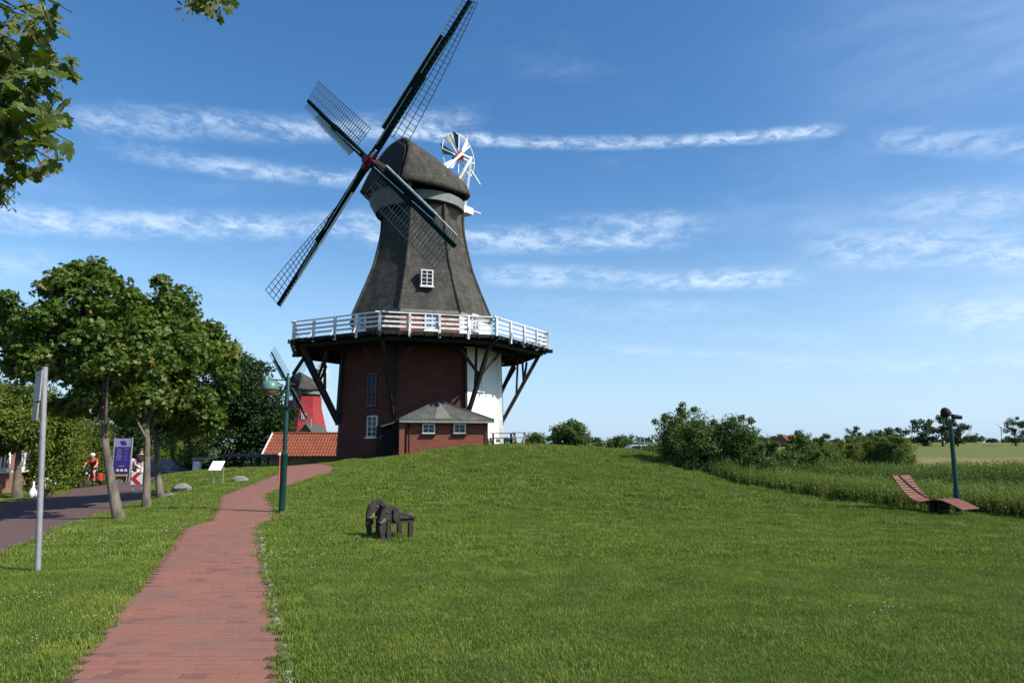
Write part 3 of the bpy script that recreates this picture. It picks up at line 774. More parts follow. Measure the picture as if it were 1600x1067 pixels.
def leaf_cloud(g, centers, radii, n, size, tpl, up=0.5, outward=0.5, flat=0.8, tint_c=None):
    """n leaves in clumps; returns verts, faces, tint"""
    k = len(centers); ci = g.integers(0, k, n); c = centers[ci]; r = radii[ci]
    d = g.normal(size=(n, 3)); d /= np.linalg.norm(d, axis=1)[:, None]
    rr = g.random(n) ** (1 / 2.2)
    pos = c + d * (r * rr)[:, None] * np.array([1, 1, flat])
    nrm = d * outward + g.normal(size=(n, 3)) * .55 + np.array([0, 0, up]); nrm /= np.linalg.norm(nrm, axis=1)[:, None]
    t = g.normal(size=(n, 3)); t[:, 2] -= .6; t -= nrm * (t * nrm).sum(1)[:, None]; t /= np.linalg.norm(t, axis=1)[:, None]
    b = np.cross(nrm, t); s_ = size * g.uniform(.6, 1.25, n)
    tv, tf = tpl
    vs = pos[:, None, :] + s_[:, None, None] * (tv[None, :, 0:1] * b[:, None, :] + tv[None, :, 1:2] * t[:, None, :] + tv[None, :, 2:3] * nrm[:, None, :])
    fs = (tf[None] + (np.arange(n) * len(tv))[:, None, None]).reshape(-1, 3)
    base = g.random(k)
    tint = np.clip(base[ci] * .45 + g.random(n) * .6, 0, 1)
    return vs.reshape(-1, 3), fs, np.repeat(tint, len(tv)), pos


def clumps(g, blobs, per, rmin, rmax, shell=0.75):
    cs = []; rs = []
    for (cx, cy, cz, rx, ry, rz), m in zip(blobs, per):
        d = g.normal(size=(m, 3)); d /= np.linalg.norm(d, axis=1)[:, None]
        f = shell + (1 - shell) * g.random(m); f = np.where(g.random(m) < .25, g.random(m) * shell, f)
        cs.append(np.c_[cx + d[:, 0] * rx * f, cy + d[:, 1] * ry * f, cz + d[:, 2] * rz * f]); rs.append(g.uniform(rmin, rmax, m))
    return np.concatenate(cs), np.concatenate(rs)


def tree(name, base, top, r0, blobs, per, crad, nleaf, size, tpl, lm, bark, label, cat, group=None, seed=1, limbs=7, up=.5, bend=None, flat=.8, loose=0.0):
    g = np.random.default_rng(seed); base = np.array(base, float); top = np.array(top, float)
    root = empty(name, tuple(base), 0, label, cat, group)
    mids = bend or [base + (top - base) * t for t in (.33, .66)]
    pts = [base - np.array([0, 0, .15]), base] + [np.array(m) for m in mids] + [top]
    nn = len(pts); rads = [r0 * 1.35, r0 * 1.15] + [r0 * (1 - .5 * (i + 1) / (nn - 2)) for i in range(nn - 2)]
    MB().tube(pts, rads, 10).build('trunk', bark, root, smooth=True)
    cs, rs = clumps(g, blobs, per, *crad)
    lb = MB()
    order = g.permutation(len(cs))[:limbs]
    for i in order:
        e = cs[i]; s0 = np.array(pts[-2]) + (top - np.array(pts[-2])) * g.random(); m = (s0 + e) / 2 + g.normal(size=3) * .12 * np.linalg.norm(e - s0)
        m[2] += .08 * np.linalg.norm(e - s0)
        lb.tube([s0, m, e], [r0 * .42, r0 * .25, r0 * .08], 5)
    if limbs: lb.build('limb', bark, root, smooth=True)
    v, f, t, _ = leaf_cloud(g, cs, rs, nleaf, size, tpl, up, flat=flat)
    if loose:   # a few leaves strung beyond the clumps so that the outline frays
        pass
    off = woff(root)
    link('crown', mesh_np('crown', v - off, f, lm, attrs={'tint': t}), root)['kind'] = 'stuff'
    return root


def bush(name, blobs, per, crad, nleaf, size, tpl, lm, label, cat, group=None, seed=1, up=.5, flat=.9, stems=6, sprigs=0):
    g = np.random.default_rng(seed); b0 = blobs[0]; gz = h1(b0[0], b0[1])
    root = empty(name, (b0[0], b0[1], gz), 0, label, cat, group)
    cs, rs = clumps(g, blobs, per, *crad, shell=.65)
    cs[:, 2] = np.maximum(cs[:, 2], H(cs[:, 0], cs[:, 1]) + rs * .3)
    if sprigs:
        tops = cs[np.argsort(-cs[:, 2])[:max(8, len(cs) // 3)]]
        ii = g.integers(0, len(tops), sprigs); ex = tops[ii] + np.c_[g.normal(0, .25, sprigs), g.normal(0, .25, sprigs), g.uniform(.1, .55, sprigs)] * np.mean(rs) * 2.0
        cs = np.concatenate([cs, ex]); rs = np.concatenate([rs, np.full(sprigs, np.mean(rs) * .45)])
    sb = MB()
    for i in range(stems):
        e = cs[g.integers(0, len(cs))]; s0 = np.array([b0[0] + g.normal(0, .2), b0[1] + g.normal(0, .2), gz - .1]); sb.tube([s0, (s0 + e) / 2 + g.normal(size=3) * .15, e], [.05, .035, .012], 5)
    sb.build('stem', M['darkbark'], root, smooth=True)
    v, f, t, _ = leaf_cloud(g, cs, rs, nleaf, size, tpl, up, flat=flat)
    link('foliage', mesh_np('foliage', v - woff(root), f, lm, attrs={'tint': t}), root)['kind'] = 'stuff'
    return root


def B(px0, px1, py0, py1, Y, ry=None):
    """an ellipsoid filling that part of the view at distance Y"""
    c = at((px0 + px1) / 2, (py0 + py1) / 2, Y); rx = abs(at(px1, py0, Y)[0] - at(px0, py0, Y)[0]) / 2; rz = abs(at(px0, py0, Y)[2] - at(px0, py1, Y)[2]) / 2
    return (c[0], c[1], c[2], rx, ry or rx, rz)

# ------------------------------------------------------------------ windmills
MC = np.array([-6.14, 45.0, 0.0])
TH = [-7.0 + 45 * k for k in range(8)]                       # vertex bearings of the octagon
SH = np.array([-0.6223, -0.7690, 0.1460]); SH /= np.linalg.norm(SH)          # windshaft, towards the sails
SA = np.array([0.57744391, -0.32492658, 0.74898682]); SB = np.array([-0.52850067, 0.55047907, 0.64626607])
HUB = np.array([-9.017, 41.0, 19.119])
AX = np.array([0.62, 0.77, 0.0]); AX /= np.linalg.norm(AX); LT = np.array([AX[1], -AX[0], 0])   # tailwards, and to the near side


def ov(k, r, z): a = R(TH[k % 8]); return np.array([MC[0] + r * math.sin(a), MC[1] - r * math.cos(a), z])


class XMB(MB):
    """shapes given in the big mill's place, moved and scaled to another mill"""
    def __init__(s, xf=None):
        super().__init__(); s.xf = xf
    def build(s, *a, **k):
        if s.xf: s.v = [tuple(s.xf(np.array(p))) for p in s.v]
        return super().build(*a, **k)


def octa(mb, prof, facets=range(8), cols=6, noise=0.0, peak=0.0, close=False, seed=0):
    g = np.random.default_rng(seed)
    for k in facets:
        base = len(mb.v); nr = len(prof)
        for i, (z, r) in enumerate(prof):
            for c_ in range(cols + 1):
                t = c_ / cols; p = ov(k, r, z) * (1 - t) + ov(k + 1, r, z) * t
                if peak and i == nr - 1: p = p + np.array([0, 0, peak * abs(2 * t - 1) ** 1.5])
                if noise and 0 < c_ < cols:
                    a = R(TH[k] + 22.5); p = p + np.array([math.sin(a), -math.cos(a), 0]) * g.normal(0, noise)
                mb.v.append(tuple(p))
        for i in range(nr - 1):
            for c_ in range(cols):
                a = base + i * (cols + 1) + c_; mb.f.append((a, a + 1, a + cols + 2, a + cols + 1))
    return mb


def window(parent, c, nrm, wd, ht, cols, rows, fm, frame=0.07, bar=0.035, glass=None, sill=True, proud=0.05, name='window', sillmat=None):
    c = V(c); n = V(nrm); n = Vector((n.x, n.y, n.z)).normalized(); r = Vector((0, 0, 1)).cross(n) * 1; r.normalize(); u = n.cross(r).normalized()
    f = MB(); rot = Matrix((r, u, n)).transposed()
    def bx(x, y, w_, h_, d, z): f.box(c + r * x + u * y + n * z, (w_, h_, d), rot=rot)
    bx(-wd / 2 + frame / 2, 0, frame, ht, .12, proud - .04); bx(wd / 2 - frame / 2, 0, frame, ht, .12, proud - .04)
    bx(0, ht / 2 - frame / 2, wd - 2 * frame, frame, .118, proud - .04); bx(0, -ht / 2 + frame / 2, wd - 2 * frame, frame, .118, proud - .04)
    for i in range(1, cols): bx(-wd / 2 + wd * i / cols, 0, bar * (1.6 if cols == 2 else 1), ht - 2 * frame, .05, proud - .02)
    for j in range(1, rows): bx(0, -ht / 2 + ht * j / rows, wd - 2 * frame, bar, .044, proud - .02)
    o = f.build(name, fm, parent)
    MB().box(c + n * (proud - .05), (wd - 2 * frame + .01, ht - 2 * frame + .01, .012), rot=rot).build('pane', glass or M['glass'], o)
    if sill: MB().box(c - u * (ht / 2 + .045) + n * (proud + .03), (wd + .14, .08, .16), rot=rot).build('sill', sillmat or fm, o)
    return o


def sail(root, hub, d, cw, L, xf, sc, pitch, boardmat, detail=True):
    s = XMB(xf); n = np.cross(d, cw); n /= np.linalg.norm(n)
    if n @ SH < 0: n = -n
    up = tuple(n)
    s.beam(hub + d * 0.2, hub + d * L * .55, .36, .34, up); s.beam(hub + d * L * .55, hub + d * L, .25, .22, up)
    st = s.build('sail', M['green'], root, bevel=0)
    def cdir(t):
        b = R(pitch[0] + (pitch[1] - pitch[0]) * t); return cw * math.cos(b) - n * math.sin(b)
    r0, r1, W = .185 * L, .995 * L, 1.62
    N = 27
    if detail:
        bar = bpy.data.meshes.get('slat_shape')
        if bar is None:
            q = MB().box((.5, 0, 0), (1, .032, .035)); bar = bpy.data.meshes.new('slat_shape'); bar.from_pydata(q.v, [], q.f); bar.materials.append(M['slat'])
        off = woff(root)
        for i in range(N + 1):
            t = i / N; c = cdir(t); p = hub + d * (r0 + (r1 - r0) * t) + n * .08
            y = np.cross(n, c); y /= np.linalg.norm(y); z = np.cross(c, y)
            o = link('slat', bar, st); o.matrix_local = Matrix.Translation(V(*(p - off))) @ Matrix((V(*c), V(*y), V(*z))).transposed().to_4x4() @ Matrix.Diagonal((W, 1, 1, 1))
    lat = XMB(xf)
    for f in ((.36, .68, 1.0) if detail else (.5, 1.0)):
        pts = [hub + d * (r0 + (r1 - r0) * t) + n * .10 + cdir(t) * W * f for t in np.linspace(0, 1, 9)]
        for a, b in zip(pts[:-1], pts[1:]): lat.beam(a, b, .042, .035, up)
    if not detail:
        for i in range(N + 1):
            t = i / N; p = hub + d * (r0 + (r1 - r0) * t) + n * .08; lat.beam(p, p + cdir(t) * W, .045, .03, up)
    o = lat.build('lath', M['slat'], st)
    # leading side: closed board, then open frame to the tip
    bd = XMB(xf); wb = .42; e = -cw * .93 + n * .36
    a0, a1 = hub + d * .19 * L - cw * .16, hub + d * .775 * L - cw * .14
    bd.prism([a0, a1, a1 + e * wb, a0 + e * wb], n * .035); bd.build('leading_board', boardmat, st)
    ed = XMB(xf); ed.beam(a0 + e * (wb + .05), a1 + e * (wb + .05), .10, .09, up); ed.beam(a1 + e * (wb + .05), hub + d * L * .99 - cw * .14 + e * wb, .05, .06, up)
    ed.beam(hub + d * .1 * L + n * .2, a1 + n * .08 + e * .1, .04, .03, up)
    ed.build('edge_strip', M['white_old'] if detail else M['slat'], st)
    fr = XMB(xf)
    for i in range(9):
        p = a1 + d * (.215 * L) * (i + .5) / 9; fr.beam(p, p + e * wb, .04, .03, up)
    fr.build('tip_bars', M['slat'], st)
    return st


M['slat'] = mat('grey_green_lattice', (0.15, 0.17, 0.17), (0.10, 0.115, 0.115), 6, 0.6)
M['ringgrey'] = mat('grey_green_board', (0.17, 0.20, 0.18), (0.12, 0.14, 0.13), 3, 0.6)
M['slatwhite'] = mat('pale_lattice', (0.30, 0.32, 0.32), (0.22, 0.24, 0.24), 6, 0.6)
A_, B_ = SA, SB


def cap_and_sails(root, xf, detail, capmat):
    # thatched cap, a hull laid upside down along the windshaft
    def lerp(tab, s): return float(np.interp(s, [q[0] for q in tab], [q[1] for q in tab]))
    Wt = [(0, 1.75), (.15, 2.35), (.35, 2.85), (.6, 2.85), (.8, 2.5), (.92, 1.95), (1, 1.2)]
    Zr = [(0, 21.5), (.3, 20.8), (.55, 20.2), (.8, 19.65), (.93, 19.3), (1, 19.0)]
    Ze = [(0, 17.85), (.3, 17.85), (.6, 18.0), (.85, 18.35), (1, 18.65)]
    s = XMB(xf); ns, nq = 22, 26; g = np.random.default_rng(4)
    for i in range(ns + 1):
        f = i / ns
        for j in range(nq + 1):
            q = -1 + 2 * j / nq; a = (1 - abs(q)) * math.pi / 2; hgt = math.sin(a) ** 1.05; lat_ = math.cos(a) ** .92
            t0 = -3.7 + 1.45 * hgt; t1 = 2.85 + .1 * hgt; t = t0 + (t1 - t0) * f
            zz = lerp(Ze, f) + (lerp(Zr, f) - lerp(Ze, f)) * hgt
            p = MC + AX * t + LT * (lerp(Wt, f) * lat_ * (1 if q > 0 else -1)) + np.array([0, 0, zz]) + g.normal(0, .012, 3)
            s.v.append(tuple(p))
    for i in range(ns):
        for j in range(nq):
            a = i * (nq + 1) + j; s.f.append((a, a + 1, a + nq + 2, a + nq + 1))
    s.f.append(tuple(ns * (nq + 1) + j for j in range(nq + 1)))
    o = s.build('cap', capmat, root, smooth=True)
    md = o.modifiers.new('thickness', 'SOLIDIFY'); md.thickness = -.26 if detail else -.18; md.offset = -1
    # front gable of dark boards
    gb = XMB(xf); ring = []
    for j in range(nq + 1):
        q = -1 + 2 * j / nq; a = (1 - abs(q)) * math.pi / 2; hgt = math.sin(a) ** 1.05; lat_ = math.cos(a) ** .92
        ring.append(MC + AX * (-3.86 + 1.45 * hgt) + LT * (1.73 * lat_ * (1 if q > 0 else -1)) + np.array([0, 0, 17.85 + 3.58 * hgt]))
    gb.prism(ring, AX * .12); gb.build('gable', M['tar'], root)
    # floor of the cap and the pale ring under the eaves
    cb = XMB(xf); c0 = MC.copy()
    cb.lathe(c0 + np.array([0, 0, 0]), [(2.62, 16.2), (2.66, 16.95), (2.7, 17.0), (2.1, 18.3)], 32); cb.build('curb', M['tar'], root, smooth=True)
    rb = XMB(xf); rb.lathe(c0, [(2.7, 17.12), (2.88, 17.13), (2.88, 17.74), (2.7, 17.75)], 40); rb.build('curb_ring', M['ringgrey'], root, smooth=True)
    ap = XMB(xf); n = 18
    for i in range(n + 1):
        an = R(-95 + 130 * i / n); dv = -AX * math.cos(an) + LT * math.sin(an); dv = dv / np.linalg.norm(dv)
        for r_, z in ((3.0, 16.75), (3.28, 17.25), (3.42, 17.5), (3.42, 18.05), (3.2, 18.3)):
            r2 = r_ + .18 * max(0, math.cos(an)); ap.v.append(tuple(MC + dv * r2 + np.array([0, 0, z])))
    for i in range(n):
        for j in range(4): a = i * 5 + j; ap.f.append((a, a + 5, a + 6, a + 1))
    ap.build('front_apron', M['greywood'], root, smooth=False)
    # windshaft and red poll end
    ws = XMB(xf); ws.tube([HUB - SH * 3.4, HUB - SH * .3], .34, 12); ws.beam(HUB - SH * 2.9 + np.array([0, 0, -.5]) - LT * 1.6, HUB - SH * 2.9 + np.array([0, 0, -.5]) + LT * 1.6, .4, .4); ws.build('windshaft', M['tar'], root, smooth=True)
    hb = XMB(xf)
    for d in (A_, -A_, B_, -B_): hb.beam(HUB - d * .1, HUB + d * .60, .38, .42, tuple(SH))
    hb.tube([HUB - SH * .45, HUB + SH * .38], .30, 8); hb.build('poll_end', M['red'], root)
    pk = XMB(xf); pk.beam(HUB + SH * .3 + LT * .5, HUB + SH * .3 + LT * 1.0 + np.array([0, 0, .3]), .1, .1); pk.build('striking_gear', M['white_old'], root)
    hb2 = HUB - SH * .22
    sail(root, HUB, A_, -B_, 11.34, xf, 1, (32, -14), M['green'], detail)
    sail(root, HUB, -A_, B_, 11.34, xf, 1, (36, -14), M['green'], detail)
    sail(root, HUB, B_, A_, 11.34, xf, 1, (6, -2), M['palegreen'], detail)
    sail(root, HUB, -B_, -A_, 11.34, xf, 1, (-8, -4), M['green'], detail)
    # fantail behind the cap
    fc_ = np.array([-3.95, 47.9, 22.45]); fw = XMB(xf); rr = 1.72
    ring = [fc_ + AX * math.cos(a) * rr + np.array([0, 0, 1]) * math.sin(a) * rr for a in np.linspace(0, 2 * math.pi, 33)]
    for a, b in zip(ring[:-1], ring[1:]): fw.beam(a, b, .05, .05, tuple(LT))
    for k in range(8):
        a = math.pi / 4 * k; fw.beam(fc_, fc_ + (AX * math.cos(a) + np.array([0, 0, 1]) * math.sin(a)) * rr, .07, .06, tuple(LT))
    fr = fw.build('fan_wheel', M['white'], root)
    for k in range(8):
        if k in (0, 6, 7): continue
        a = math.pi / 4 * k + (.18 if k < 3 else .0); e = AX * math.cos(a) + np.array([0, 0, 1]) * math.sin(a); tn = -AX * math.sin(a) + np.array([0, 0, 1]) * math.cos(a)
        b_ = R([0, 30, 14, 10, 22, 60][k]); tn = tn * math.cos(b_) + LT * math.sin(b_); nn = np.cross(e, tn)
        bl_ = XMB(xf); bl_.prism([fc_ + e * .62 - tn * .20, fc_ + e * 1.74 - tn * .50, fc_ + e * 1.74 + tn * .50, fc_ + e * .62 + tn * .20], nn * .03)
        bl_.build('fan_blade', [M['white'], M['white'], M['green'], M['ringgrey'], M['green'], M['white']][k], fr)
    fh = XMB(xf); fh.tube([fc_ - LT * .25, fc_ + LT * .3], .26, 8)
    for k in range(8):
        a = math.pi / 4 * k; e = AX * math.cos(a) + np.array([0, 0, 1]) * math.sin(a); fh.beam(fc_ + e * .2 + LT * .2, fc_ + e * .42 + LT * .2, .12, .1, tuple(LT))
    fh.build('fan_hub', M['redpale'], fr)
    tl = MC + AX * 3.9; tf = XMB(xf)
    hub_n = fc_ + LT * .45
    foot = tl + AX * .35 + np.array([0, 0, 18.4])
    tf.beam(hub_n + AX * .9, foot, .15, .15); tf.beam(hub_n + np.array([0, 0, .1]) + AX * .9, MC + AX * 2.9 + LT * .6 + np.array([0, 0, 20.2]), .16, .14)
    tf.beam(hub_n - AX * .2, MC + AX * 1.6 + LT * .4 + np.array([0, 0, 20.6]), .2, .16); tf.beam(hub_n + AX * .9, hub_n - AX * .3, .14, .12)
    tf.beam(hub_n + AX * .9 - np.array([0, 0, .9]), hub_n + AX * 1.9 - np.array([0, 0, 1.7]), .08, .08)
    tf.beam(foot + np.array([0, 0, .25]), foot + AX * 1.7 + np.array([0, 0, .25]), .12, .07)
    tf.box(foot, (1.0, .8, .5), rz=math.atan2(AX[1], AX[0]))
    tf.build('fan_frame', M['white'], root)
    tg = XMB(xf); tg.beam(MC + AX * 2.0 - LT * .5 + np.array([0, 0, 20.2]), fc_ - AX * .2 - LT * .3, .12, .12); tg.beam(MC + AX * 3.4 + np.array([0, 0, 19.4]), MC + AX * 4.0 + LT * .2 + np.array([0, 0, 21.2]), .2, .2); tg.build('tail_timber', M['greywood'], root)


M['redpale'] = mat('faded_red_paint', (0.50, 0.10, 0.09), (0.42, 0.08, 0.07), 6, 0.6)
mill = empty('windmill', (MC[0], MC[1], 1.0), 0, 'tall windmill with brown brick base, white gallery railing and dark grey thatched tower', 'windmill')
zf = lambda y, Y: float(at(655, y, Y)[2])
BR = lambda z: 5.55 - (z / 7.5) * .30
bw = octa(MB(), [(-1.2, BR(-1.2)), (1, BR(1)), (4, BR(4)), (7.6, BR(7.5))], [0, 2, 3, 4, 5, 6, 7], 1)
bw.build('brick_wall', M['brick'], mill, uv=True)
octa(MB(), [(-1.2, BR(-1.2) + .01), (1, BR(1) + .01), (4, BR(4) + .01), (7.6, BR(7.5) + .01)], [1], 4).build('white_wall', M['lime'], mill, smooth=True)
octa(MB(), [(7.6, 4.78), (9.7, 4.72)], [0, 2, 3, 4, 5, 6, 7], 1).build('upper_brick_wall', M['brick2'], mill, uv=True)
octa(MB(), [(7.6, 4.79), (9.7, 4.73)], [1], 1).build('upper_white_wall', M['lime'], mill)
# pilaster on the white facet corner
a = ov(2, BR(3) + .02, 0); MB().beam(ov(2, BR(1) + .06, -1), ov(2, BR(7.3) + .04, 7.3), .5, .3, (1, 0, 0)).build('corner_pilaster', M['lime'], mill)
# thatched tower
ys = [(487, 110.5), (468, 99), (450, 91.5), (435, 86), (420, 80), (402, 75.5), (385, 71.5), (370, 68), (355, 65.5), (335, 63.8), (322, 62.5)]
prof = []
for y, hw in ys: prof.append((zf(y, 44.2) - (.35 if y > 480 else .1), hw * 45.0 / FPX / .972))
prof[0] = (9.48, prof[0][1] + .05)
pz_ = [p[0] for p in prof]; pr_ = [p[1] for p in prof]
zz = np.linspace(pz_[0], 16.45, 44)
pf = [(float(z), float(np.interp(z, pz_, pr_)) + (.018 if i % 2 else 0)) for i, z in enumerate(zz)]
sm = octa(MB(), pf, range(8), 9, .010, .5, seed=5); sm.build('thatched_tower', M['thatch'], mill, smooth=True)
octa(MB(), [(9.50, 4.75), (9.36, pr_[0] - .1), (9.34, pr_[0] + .02), (9.52, pr_[0] + .03)], range(8), 1).build('thatch_board', M['greywood'], mill)
for k in range(8):
    pts = [ov(k, r + .015, z) for z, r in pf[::4]] + [ov(k, pf[-1][1] + .02, 16.9)]
    MB().tube(pts, .10, 6).build('thatch_roll', M['thatch'], mill, smooth=True)
_t = NT(M['thatch'].node_tree); _b = M['thatch'].node_tree.nodes['Principled BSDF']; _old = _b.inputs['Base Color'].links[0].from_socket
_co = _t.n('ShaderNodeTexCoord').outputs['Object']; _mp = _t.n('ShaderNodeMapping'); _mp.inputs['Scale'].default_value = (.8, .8, 9.0); _t.l(_co, _mp.inputs[0])
_f = _t.sstep(_t.noise(_mp.outputs[0], 1.0, 4, .6), .38, .66); _c = _t.mix(_t.m('MULTIPLY', _f, .55), _old, (0.030, 0.031, 0.029))
_mp2 = _t.n('ShaderNodeMapping'); _mp2.inputs['Scale'].default_value = (7, 7, .35); _t.l(_co, _mp2.inputs[0])
_c = _t.mix(_t.m('MULTIPLY', _t.sstep(_t.noise(_mp2.outputs[0], 1.0, 4, .6), .5, .75), .4), _c, (0.14, 0.135, 0.118)); _t.l(_c, _b.inputs['Base Color'])
cap_and_sails(mill, None, True, M['thatch'])


def facet_frame(k, z, rfun):
    a = R(TH[k] + 22.5); n = np.array([math.sin(a), -math.cos(a), 0]); r = rfun(z) * math.cos(R(22.5)); return MC + n * r + np.array([0, 0, z]), n


def facet_hit(px, py, k, rfun):
    z = 3.0
    for _ in range(12):
        p0, n = facet_frame(k, z, rfun); d = pix_dir(px, py); t = ((p0 - CAMP) @ n) / (d @ n); q = CAMP + d * t; z = q[2]
    return q, n


q, n = facet_hit(665.5, 437, 0, lambda z: float(np.interp(z, pz_, pr_)))
MB().prism([q + np.array([n[1] * -.0, 0, 0]) + V(-n[1] * s_ * .42, n[0] * s_ * .42, 0) .to_tuple() if False else tuple(np.array(q) + np.array([-n[1], n[0], 0]) * s_ * .42 + np.array([0, 0, zz_])) for s_, zz_ in ((-1, -.58), (1, -.58), (1, .56), (-1, .56))], tuple(n * .42)).build('dormer', M['greywood'], mill)
window(mill, q + n * .43, n, .74, 1.02, 2, 4, M['white'], .06, .03)
q, n = facet_hit(582, 608, 7, BR); 
window(mill, q, n, .70, 1.9, 2, 8, M['tarblue'] if 'tarblue' in M else mat('blue_grey_paint', (0.05, 0.07, 0.11), (0.04, 0.055, 0.09), 4, 0.5), .08, .04, mat('blue_grey_panel', (0.03, 0.045, 0.08), (0.025, 0.035, 0.06), 4, .4), name='loading_door')
q, n = facet_hit(582, 666, 7, BR); window(mill, q, n, .78, 1.25, 2, 4, M['white_old'], .07, .035)
q, n = facet_hit(748, 596, 1, BR); window(mill, q, n, .80, 1.15, 2, 3, M['white'], .08, .04)
for px, py, k, wd in ((563, 504, 7, .9), (675, 503, 0, .9), (742, 504, 1, .8)):
    q, n = facet_hit(px, py, k, lambda z: 4.76); window(mill, q, n, wd, 1.05, 2, 2, M['white'], .08, .04, mat('painted_sky_glass_%d' % k, (0.10, 0.20, 0.34), (0.06, 0.12, 0.2), 2, .1))  # blue sky reflection is put into the panes' base colour
# low doors on the shaded facets
q, n = facet_hit(600, 690, 7, BR); MB().box(q + n * .02 + np.array([0, 0, -.1]), (1.1, .1, 2.0), rz=math.atan2(n[0], -n[1])).build('door', M['tar'], mill)
# gallery
DZ = 7.62; GR = 8.5
dk = MB()
for k in range(8):
    for i in range(16):
        r0 = 4.7 + i * .240; r1 = r0 + .225
        a, b, c_, d = ov(k, r0, DZ - .05), ov(k + 1, r0, DZ - .05), ov(k + 1, r1, DZ - .05), ov(k, r1, DZ - .05)
        dk.prism([a, b, c_, d], (0, 0, .05))
o = dk.build('gallery_deck', M['tar'], mill); o['kind'] = 'stuff'
for k in range(8):
    ed = MB(); ed.beam(ov(k, GR, DZ - .12), ov(k + 1, GR, DZ - .12), .07, .16); ed.beam(ov(k, GR - .45, DZ - .38), ov(k + 1, GR - .45, DZ - .38), .16, .2); ed.beam(ov(k, 6.4, DZ - .38), ov(k + 1, 6.4, DZ - .38), .14, .18)
    ed.build('edge_beam', M['tar'], mill)
    a0, a1 = ov(k, 1, 0) - MC, ov(k + 1, 1, 0) - MC
    for i in range(9):
        t = (i + .5) / 9; o_ = MC + (a0 * (1 - t) + a1 * t) * (GR + .28); mid = (a0 + a1) / 2; mid /= np.linalg.norm(mid); inn = o_ - mid * 3.9
        MB().beam(inn + np.array([0, 0, DZ - .18]), o_ + np.array([0, 0, DZ - .18]), .10, .18).build('joist', M['tar'], mill)
    MB().beam(ov(k, 4.8, DZ - .2), ov(k, GR + .35, DZ - .2), .16, .22).build('joist', M['tar'], mill)
    # railing
    for j, z in enumerate((7.86, 8.12, 8.38)):
        MB().beam(ov(k, GR - .03, z), ov(k + 1, GR - .03, z), .04, .12).build('rail', M['white_old'], mill)
    e = (ov(k + 1, 1, 0) - ov(k, 1, 0)) * .35
    MB().beam(ov(k, GR + .02, 8.62) - e, ov(k + 1, GR + .02, 8.62) + e, .13, .06).build('rail', M['white'], mill)
    for i in range(4):
        t = i / 4; p = ov(k, GR + .05, 0) * (1 - t) + ov(k + 1, GR + .05, 0) * t
        out = (p - MC); out /= np.linalg.norm(out)
        MB().beam(p + np.array([0, 0, 7.30]), p + np.array([0, 0, 8.60]), .13, .12, tuple(out)).build('post', M['white_old'], mill)
        if i: MB().beam(p + out * .32 + np.array([0, 0, 7.52]), p + np.array([0, 0, 8.1]), .05, .05).build('post_brace', M['white_old'], mill)
# raking struts below the gallery
for k in range(8):
    p0 = ov(k, BR(2.9) + .12, 2.9); p1 = ov(k, GR - .55, DZ - .45); mid = p0 * .42 + p1 * .58
    MB().beam(p0, p1, .20, .22).build('strut', M['timber'], mill)
    for kk, sgn in ((k + 1, 1), (k - 1, -1)):
        e = (ov(kk, GR - .55, DZ - .45) - p1); e /= np.linalg.norm(e)
        MB().beam(mid, p1 + e * 1.5 - (p1 - MC) / np.linalg.norm(p1 - MC) * .5, .13, .14).build('strut', M['timber'], mill)
    q0 = ov(k, BR(5) + .1, p0[2]); MB().beam(p0 + np.array([0, 0, -.2]), ov(k, BR(7) + .12, 7.2), .16, .16).build('strut', M['timber'], mill)
    inn = p0 * .62 + p1 * .38; MB().beam(inn, np.array([*(p0 * .45 + p1 * .55)[:2], DZ - .3]) * 1.0 - (p1 - p0) * np.array([.12, .12, 0]), .12, .12).build('strut', M['timber'], mill)
# bits standing dark by the wall
MB().tube([at(727.5, 330, 47.5), at(721, 336, 46.4)], .03, 5).build('winding_bar', M['white'], mill)
MB().tube([at(724, 335, 46.4), at(724.5, 388, 46.4)], .012, 4).build('chain', M['greywood'], mill)

# the second mill, red, behind
S2 = 0.66; C2 = at(477, 692, 95.0); hubz = at(457, 600, 93)[2]
xf2 = lambda p: np.array([C2[0], C2[1], hubz]) + S2 * (p - np.array([MC[0], MC[1], HUB[2]]))
mill2 = empty('windmill', (C2[0], C2[1], -.9), 0, 'smaller windmill with bright red tower and grey cap, far behind the cottage', 'windmill')
cap_and_sails(mill2, xf2, False, M['thatch'])
t2 = MB(); ctop = hubz + S2 * (16.5 - HUB[2])
def ov2(k, r, z): a = R(TH[k % 8]); return np.array([C2[0] + r * math.sin(a), C2[1] - r * math.cos(a), z])
MCs = MC; MC = np.array([C2[0], C2[1], 0.0])
octa(t2, [(-2.0, 4.3), (1.0, 3.55), (4, 2.75), (ctop - 1.5, 2.15), (ctop + .1, 2.05)], range(8), 3); t2.build('red_tower', M['redwall'], mill2, smooth=True)
q, n = facet_hit(474.5, 650, 0, lambda z: float(np.interp(z, [-2, 1, 4, 8], [4.3, 3.55, 2.75, 2.1])))
window(mill2, q + n * .05, n, .62, .8, 2, 3, M['white'], .09, .05, sill=False)
MC = MCs

